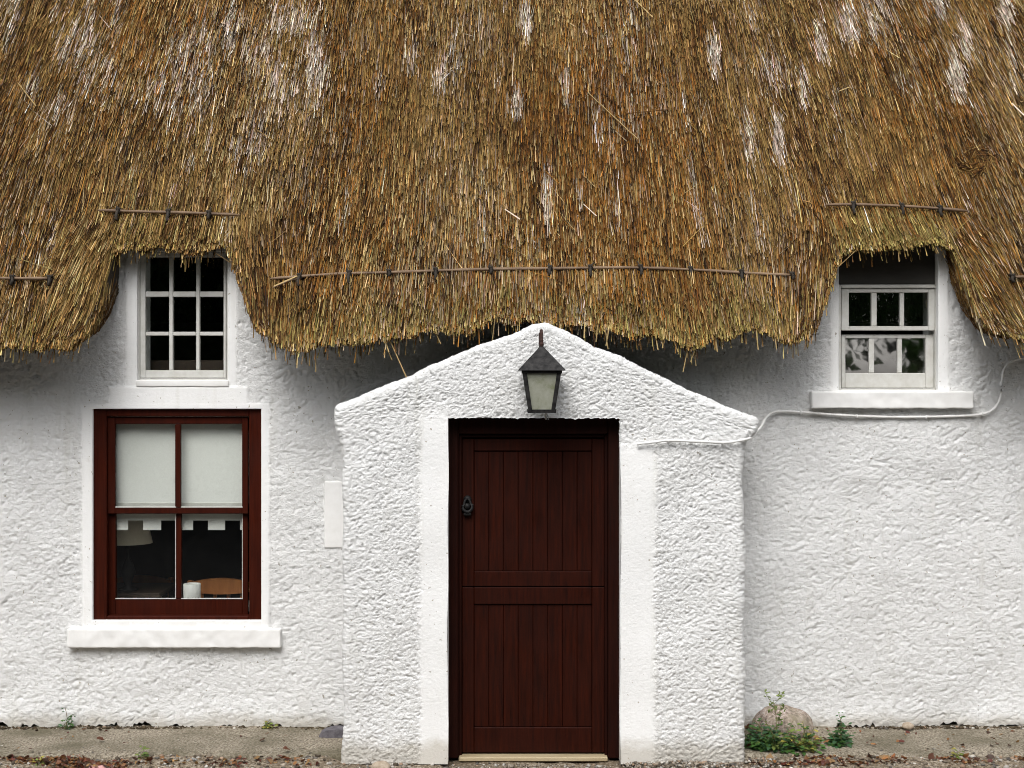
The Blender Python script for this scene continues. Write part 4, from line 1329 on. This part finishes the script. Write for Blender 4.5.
# ------------------------------------------------------------------ plants
def leaf_geo(base, d, up, L, W, curl=0.3, n=4):
    """pointed leaf as a bent strip; returns verts, quads"""
    d = d.normalized(); s_ = d.cross(up)
    if s_.length < 1e-3: s_ = Vector((1, 0, 0))
    s_.normalize(); nn = s_.cross(d)
    vs, fs = [], []
    for i in range(n + 1):
        t = i / n; w = W * math.sin(PI * min(1, 0.12 + 0.88 * t)) ** 0.8 * 0.5 + 1e-4
        c = base + d * L * t - nn * curl * L * t * t
        vs += [c - s_ * w + nn * w * .25, c, c + s_ * w + nn * w * .25]
        if i:
            k = 3 * i
            fs += [(k - 3, k - 2, k + 1, k), (k - 2, k - 1, k + 2, k + 1)]
    return vs, fs


def foliage(name, leaves, parent):
    vs, fs, cs = [], [], []
    for base, d, up, L, W, curl, col in leaves:
        v, f = leaf_geo(Vector(base), Vector(d), Vector(up), L, W, curl)
        o_ = len(vs); vs += [tuple(q) for q in v]; fs += [[k + o_ for k in q] for q in f]; cs += [col] * len(v)
    return link(name, np_mesh(name, np.array(vs), np.array(fs), M['leaf'], True, np.array(cs)), parent)


def gcol(kind='green'):
    b_ = {'green': (0.055, 0.13, 0.025), 'light': (0.15, 0.20, 0.045), 'blue': (0.045, 0.115, 0.045), 'yellow': (0.30, 0.27, 0.05), 'brown': (0.20, 0.085, 0.03)}[kind]
    k = math.exp(random.gauss(0, .25)); return tuple(min(.6, x * k) for x in b_)


def weed(name, x, y, z, h, nst, spread, label, leafL=0.022, kinds=('green',), top=None, dens=22, bush=0, bh=0.085):
    o_ = empty(name, (x, y, z), label, 'weed')
    st = MB(); leaves = []
    for s_ in range(nst):
        hh = h * (1 if s_ == 0 else random.uniform(.35, .75)); a = random.uniform(0, 2 * PI); sp = 0 if s_ == 0 else spread
        p0 = Vector((x + random.uniform(-.008, .008), y + random.uniform(-.008, .008), z - 0.005)); tip = p0 + Vector((math.cos(a) * sp, math.sin(a) * sp * .6, hh))
        bend = Vector((random.uniform(-.02, .02), 0, 0)); path = []
        for k in range(7):
            t = k / 6; path.append(p0.lerp(tip, t) + bend * math.sin(PI * t) + Vector((0, 0, 0.1 * sp * math.sin(PI * t))))
        st.tube(path, 0.002, 5, [0.0034 - 0.0020 * k / 6 for k in range(7)])
        m = int(dens * hh / h) + 3
        for k in range(m):
            t = random.uniform(0.12, 1); i = min(5, int(t * 6)); p = path[i].lerp(path[i + 1], t * 6 - i)
            a2 = random.uniform(0, 2 * PI); dd = Vector((math.cos(a2), math.sin(a2) * .8, random.uniform(-.1, .7)))
            q = p + dd.normalized() * random.uniform(0.0, 0.02)
            sz = leafL * random.uniform(.6, 1.25) * (1.15 - .55 * t)
            leaves.append((q, dd, (0, -.5, 1), sz, sz * .55, .3, gcol(random.choice(kinds))))
        if top and s_ == 0:
            for k in range(8):
                a2 = random.uniform(0, 2 * PI); t = random.uniform(.45, .98); i = min(5, int(t * 6)); p = path[i].lerp(path[i + 1], t * 6 - i)
                e_ = p + Vector((math.cos(a2) * .045, math.sin(a2) * .03, random.uniform(.02, .06))); st.tube([p, (p + e_) / 2 + Vector((0, 0, -.006)), e_], 0.0012, 4)
                for _ in range(7):
                    dd = Vector((random.uniform(-1, 1), random.uniform(-1, 1), random.uniform(-.2, 1)))
                    leaves.append((e_ + Vector((random.uniform(-.018, .018), random.uniform(-.01, .01), random.uniform(-.012, .014))), dd, (0, -.5, 1), .019, .011, .3, gcol(top)))
    for k in range(bush):
        a2 = random.uniform(0, 2 * PI); r_ = spread * random.random() ** .6
        p = Vector((x + math.cos(a2) * r_, y + math.sin(a2) * r_ * .6, z + random.uniform(.004, bh) * (1.3 - r_ / spread * .9) * random.random() ** .5))
        dd = Vector((math.cos(a2), math.sin(a2) - .3, random.uniform(0, .9)))
        sz = leafL * random.uniform(.8, 1.4); leaves.append((p, dd, (0, -.4, 1), sz, sz * .6, .35, gcol(random.choice(kinds))))
    st.build('stem', M['stem'], o_, True)
    foliage('foliage', leaves, o_)


weed('weed', wx(775, .12), 0.12, 0.045, 0.27, 9, 0.11, 'tall wispy weed standing in front of the pink boulder', 0.026, ('green', 'blue', 'light'), 'light', 16, 190, 0.13)
weed('weed', wx(762, .14), 0.15, 0.045, 0.15, 9, 0.09, 'low dark green clump at the porch corner below the boulder', 0.030, ('blue', 'green'), None, 16, 150, 0.12)
weed('weed', wx(802, .1), 0.10, 0.045, 0.16, 9, 0.10, 'low spreading green weed among the brown leaves right of the boulder', 0.028, ('green', 'light', 'yellow'), None, 14, 120, 0.12)
weed('weed', wx(840, .2), 0.20, 0.045, 0.18, 6, 0.055, 'upright leafy green weed growing alone at the wall foot', 0.032, ('green', 'blue'), None, 30, 50)
weed('weed', wx(66, .55), 0.545, 0.05, 0.125, 3, 0.03, 'thin little weed on the wall foot below the red window', 0.022, ('green', 'blue'), None, 9, 12)
weed('weed', wx(270, .55), 0.545, 0.05, 0.055, 3, 0.02, 'tiny yellow-green seedling at the wall foot near the meter box', 0.022, ('yellow', 'light'), None, 7, 6)
weed('weed', wx(958, .02), 0.02, 0.03, 0.03, 3, 0.02, 'tiny yellow-green sprout at the pavement edge on the far right', 0.022, ('yellow', 'light'), None, 5, 12)
weed('weed', wx(38, -.05), -0.05, 0.005, 0.03, 4, 0.03, 'flat yellow-green sprig in the leaf litter on the far left', 0.02, ('yellow', 'light'), None, 6, 18)
weed('weed', wx(142, .02), 0.02, 0.03, 0.02, 3, 0.02, 'small green sprig at the pavement edge below the red window', 0.02, ('green', 'light'), None, 4, 12)


def dead_leaf(size):
    v, f = leaf_geo(Vector((-size / 2, 0, 0)), Vector((1, 0, 0.05)), Vector((0, 0, 1)), size, size * random.uniform(.5, .75), random.uniform(-.45, .45), 5)
    return [Vector(q) + Vector((0, 0, random.uniform(-.1, .1) * size)) for q in v], f


DEAD = [(0.17, 0.062, 0.022), (0.10, 0.035, 0.016), (0.23, 0.105, 0.036), (0.055, 0.026, 0.014), (0.27, 0.16, 0.065), (0.13, 0.034, 0.022)]
# dense litter along the edge of the apron: nobody could count it
vs, fs, cs = [], [], []
for xa, xb, ya, yb, n, zz_ in [(1.24, 1.85, -0.10, 0.12, 560, .012), (1.75, 3.2, -0.07, 0.06, 900, .010), (-3.2, -2.0, -0.15, 0.05, 900, .012), (-2.1, -1.0, -0.1, 0.04, 320, .010), (-3.1, -1.0, 0.05, 0.55, 45, .05), (1.7, 3.1, 0.06, 0.5, 60, .05), (1.27, 1.75, 0.12, 0.3, 160, .052), (1.27, 1.4, 0.1, 0.55, 50, .052)]:
    for _ in range(n):
        v, f = dead_leaf(random.uniform(.015, .036)); o_ = len(vs)
        x, y = random.uniform(xa, xb), random.uniform(ya, yb)
        if perlin(x * 4, y * 4, .7) < -0.12: continue
        Mx = Matrix.Translation((x, y, zz_ + random.uniform(0, .022))) @ Matrix.Rotation(random.uniform(0, 2 * PI), 4, 'Z') @ Matrix.Rotation(random.gauss(0, .5), 4, 'X') @ Matrix.Rotation(random.gauss(0, .3), 4, 'Y')
        vs += [tuple(Mx @ q) for q in v]; fs += [[k + o_ for k in q] for q in f]
        c = random.choice(DEAD); k = math.exp(random.gauss(0, .25)); cs += [tuple(q * k for q in c)] * len(v)
tag(link('leaf_litter', np_mesh('leaf_litter', np.array(vs), np.array(fs), M['leaf'], True, np.array(cs))), 'brown crumbled leaf litter along the pavement edge', 'leaf litter', kind='stuff')
# single larger leaves
protos = []
for c in DEAD[:5]:
    v, f = dead_leaf(0.055); protos.append(np_mesh('fallen_leaf', np.array([tuple(q) for q in v]), np.array(f), M['leaf'], True, np.array([c] * len(v))))
spots = [(785, .06), (800, .1), (812, .14), (822, .05), (770, -.02), (832, .03), (795, -.03), (850, .02), (868, .03), (885, .0), (905, .02), (930, .0), (965, .02), (990, .01), (815, .3), (818, .2), (100, .25), (20, -.03), (45, -.06), (75, -.04), (85, .0), (150, -.05), (60, .0), (10, .02)]
for i, (p, y) in enumerate(spots):
    o_ = bpy.data.objects.new('fallen_leaf', protos[i % 5]); COL.objects.link(o_)
    zb_ = 0.066 if y > 0.07 else 0.03
    o_.location = (wx(p, y), y, zb_); o_.rotation_euler = (random.gauss(0, .35), random.gauss(0, .3), random.uniform(0, 2 * PI)); s_ = random.uniform(.7, 1.15); o_.scale = (s_, s_, s_)
    if (p, y) == (100, .25): tag(o_, 'single orange fallen leaf alone on the bare pavement below the red window', 'leaf')
    elif p < 300: tag(o_, 'curled brown fallen leaf on the gravel below the red window', 'leaf', 'fallen leaves below the red window')
    else: tag(o_, 'curled brown fallen leaf among the weeds and gravel right of the porch', 'leaf', 'fallen leaves right of the porch')

# ------------------------------------------------------------------ trees across the lane (seen mirrored in the panes)
def tree_meshes(seed, H, Rc):
    r_ = random.Random(seed); b = MB()
    b.tube([(0, 0, -.2), (0.08, 0, H * .2), (-.05, .1, H * .45), (.1, 0, H * .8)], .3, 10, [.36, .27, .2, .06])
    cl = []
    for k in range(9):
        a = 2 * PI * k / 9 + r_.uniform(-.3, .3); z0_ = H * r_.uniform(.18, .5); e_ = Vector((math.cos(a) * Rc * r_.uniform(.5, .85), math.sin(a) * Rc * r_.uniform(.5, .85), z0_ + H * r_.uniform(.08, .35)))
        b.tube([(0, 0, z0_), (e_.x * .45, e_.y * .45, (z0_ + e_.z) / 2 + .2), e_], .1, 7, [.13, .08, .03]); cl.append(e_)
    for k in range(44):
        a = r_.uniform(0, 2 * PI); u = r_.random() ** .5; z = H * r_.uniform(.05, 1.0); q = max(.55, math.sin(PI * min(1, max(.08, (z / H - .02)))) ** .5)
        cl.append(Vector((math.cos(a) * Rc * u * q, math.sin(a) * Rc * u * q, z)))
    g = np.random.default_rng(seed); n = 15000
    ci = g.integers(0, len(cl), n); C_ = np.array([tuple(c) for c in cl])[ci]
    d_ = g.normal(size=(n, 3)); d_ /= np.linalg.norm(d_, axis=1)[:, None]
    P_ = C_ + d_ * (g.random(n) ** .5)[:, None] * Rc * .34
    u = g.normal(size=(n, 3)); u /= np.linalg.norm(u, axis=1)[:, None]; w = np.cross(u, g.normal(size=(n, 3))); w /= np.linalg.norm(w, axis=1)[:, None]
    s_ = g.uniform(.12, .24, n)[:, None]
    V_ = np.stack([P_ - u * s_, P_ + w * s_ * .6, P_ + u * s_, P_ - w * s_ * .6], 1).reshape(-1, 3)
    col = np.array([.05, .10, .025]) * np.exp(g.normal(0, .3, n))[:, None]
    fol = np_mesh('crown', V_, np.arange(4 * n).reshape(n, 4), M['leaf'], False, np.repeat(col, 4, axis=0))
    return b.mesh('trunk', M['bark'], True), fol


kinds = [tree_meshes(1, 8.2, 3.0), tree_meshes(2, 7.4, 2.9), tree_meshes(3, 8.8, 3.1)]
for i, (x, y) in enumerate([(-21, -17), (-17.5, -16), (-14, -17), (-10.5, -16), (-7.5, -17), (-4.5, -16), (-1.5, -17), (1.5, -16), (3.6, -17.5), (10.4, -17), (13.5, -16), (17, -17), (20.5, -16), (24, -17)]):
    t_ = empty('tree', (x, y, 0), 'leafy green tree mirrored as a dark shape in the upstairs panes', 'tree', 'trees across the lane, mirrored in the panes')
    tr, fo = kinds[i % 3]
    for nm, me in (('trunk', tr), ('crown', fo)):
        o_ = bpy.data.objects.new(nm, me); COL.objects.link(o_); o_.parent = t_
    t_.rotation_euler = (0, 0, i * 1.9)

t_ = empty('tree', (5.0, -15.5, 0), 'tree with a low overhanging bough mirrored above bright sky in the right upstairs sash', 'tree')
b = MB(); b.tube([(4.2, -15.5, -.2), (4.25, -15.5, 2), (4.3, -15.4, 4), (5.0, -15.3, 7)], .3, 10, [.25, .2, .17, .06])
b.tube([(4.3, -15.4, 3.4), (5.4, -15.2, 4.2), (6.6, -15.2, 3.9), (7.3, -15.1, 3.5)], .1, 8, [.1, .08, .05, .02]); b.build('trunk', M['bark'], t_, True)
g = np.random.default_rng(9); n = 26000
P_ = np.stack([g.uniform(3.6, 9.2, n), -15.4 + g.normal(0, .6, n), 2.70 + g.gamma(1.4, 1.4, n)], 1)
P_[:, 2] += 0.16 * perlin(P_[:, 0] * 2.2, .3, .2) + 0.14 * perlin(P_[:, 0] * 7, .3, .2) + np.where((P_[:, 0] > 6.5) & (g.random(n) < .25), -0.8 * g.random(n) ** 2, 0)
P_ = P_[P_[:, 2] < 7.5]; n = len(P_)
u = g.normal(size=(n, 3)); u /= np.linalg.norm(u, axis=1)[:, None]; q_ = np.cross(u, g.normal(size=(n, 3))); q_ /= np.linalg.norm(q_, axis=1)[:, None]
s_ = g.uniform(.022, .055, n)[:, None]
V_ = np.stack([P_ - u * s_, P_ + q_ * s_ * .6, P_ + u * s_, P_ - q_ * s_ * .6], 1).reshape(-1, 3)
col = np.array([.05, .10, .025]) * np.exp(g.normal(0, .3, n))[:, None]
link('crown', np_mesh('crown', V_, np.arange(4 * n).reshape(n, 4), M['leaf'], False, np.repeat(col, 4, axis=0)), t_)

# ------------------------------------------------------------------ camera, light, world
cam = bpy.data.cameras.new('camera'); cam.lens = F / 1024 * 36; cam.sensor_width = 36; cam.clip_end = 1000; cam.clip_start = 0.05
co = bpy.data.objects.new('camera', cam); COL.objects.link(co); co.location = (0, CAMY, CAMZ); co.rotation_euler = (PI / 2, 0, 0)
scene.camera = co

EL, AZ = 50, -14      # sun behind thin cloud, in front of the cottage and a little to its left
sun = bpy.data.lights.new('sun', 'SUN'); sun.energy = 1.15; sun.angle = math.radians(34); sun.color = (1.0, 0.98, 0.955)
so = bpy.data.objects.new('sun', sun); COL.objects.link(so)
sd = Vector((math.sin(math.radians(AZ)) * math.cos(math.radians(EL)), -math.cos(math.radians(AZ)) * math.cos(math.radians(EL)), math.sin(math.radians(EL))))
so.rotation_euler = sd.to_track_quat('Z', 'Y').to_euler(); so.location = sd * 20

w = bpy.data.worlds.new('World'); scene.world = w; w.use_nodes = True
nt = w.node_tree; bg = nt.nodes['Background']
sky = nt.nodes.new('ShaderNodeTexSky'); sky.sky_type = 'NISHITA'; sky.sun_disc = False
sky.sun_elevation = math.radians(EL); sky.sun_rotation = math.radians(180 - AZ); sky.dust_density = 4.0; sky.air_density = 1.0; sky.ozone_density = 1.0
hs = nt.nodes.new('ShaderNodeHueSaturation'); hs.inputs['Saturation'].default_value = 0.22
nt.links.new(sky.outputs[0], hs.inputs['Color']); nt.links.new(hs.outputs[0], bg.inputs['Color']); bg.inputs['Strength'].default_value = 0.15

scene.view_settings.view_transform = 'Standard'; scene.view_settings.look = 'None'; scene.view_settings.gamma = 1.0
scene.view_settings.exposure = 0.52; scene.view_settings.use_curve_mapping = False
scene.cycles.max_bounces = 8; scene.cycles.diffuse_bounces = 3; scene.cycles.transparent_max_bounces = 12
scene.cycles.use_denoising = True
scene.cycles.filter_width = 1.0
scene.cycles.use_adaptive_sampling = False
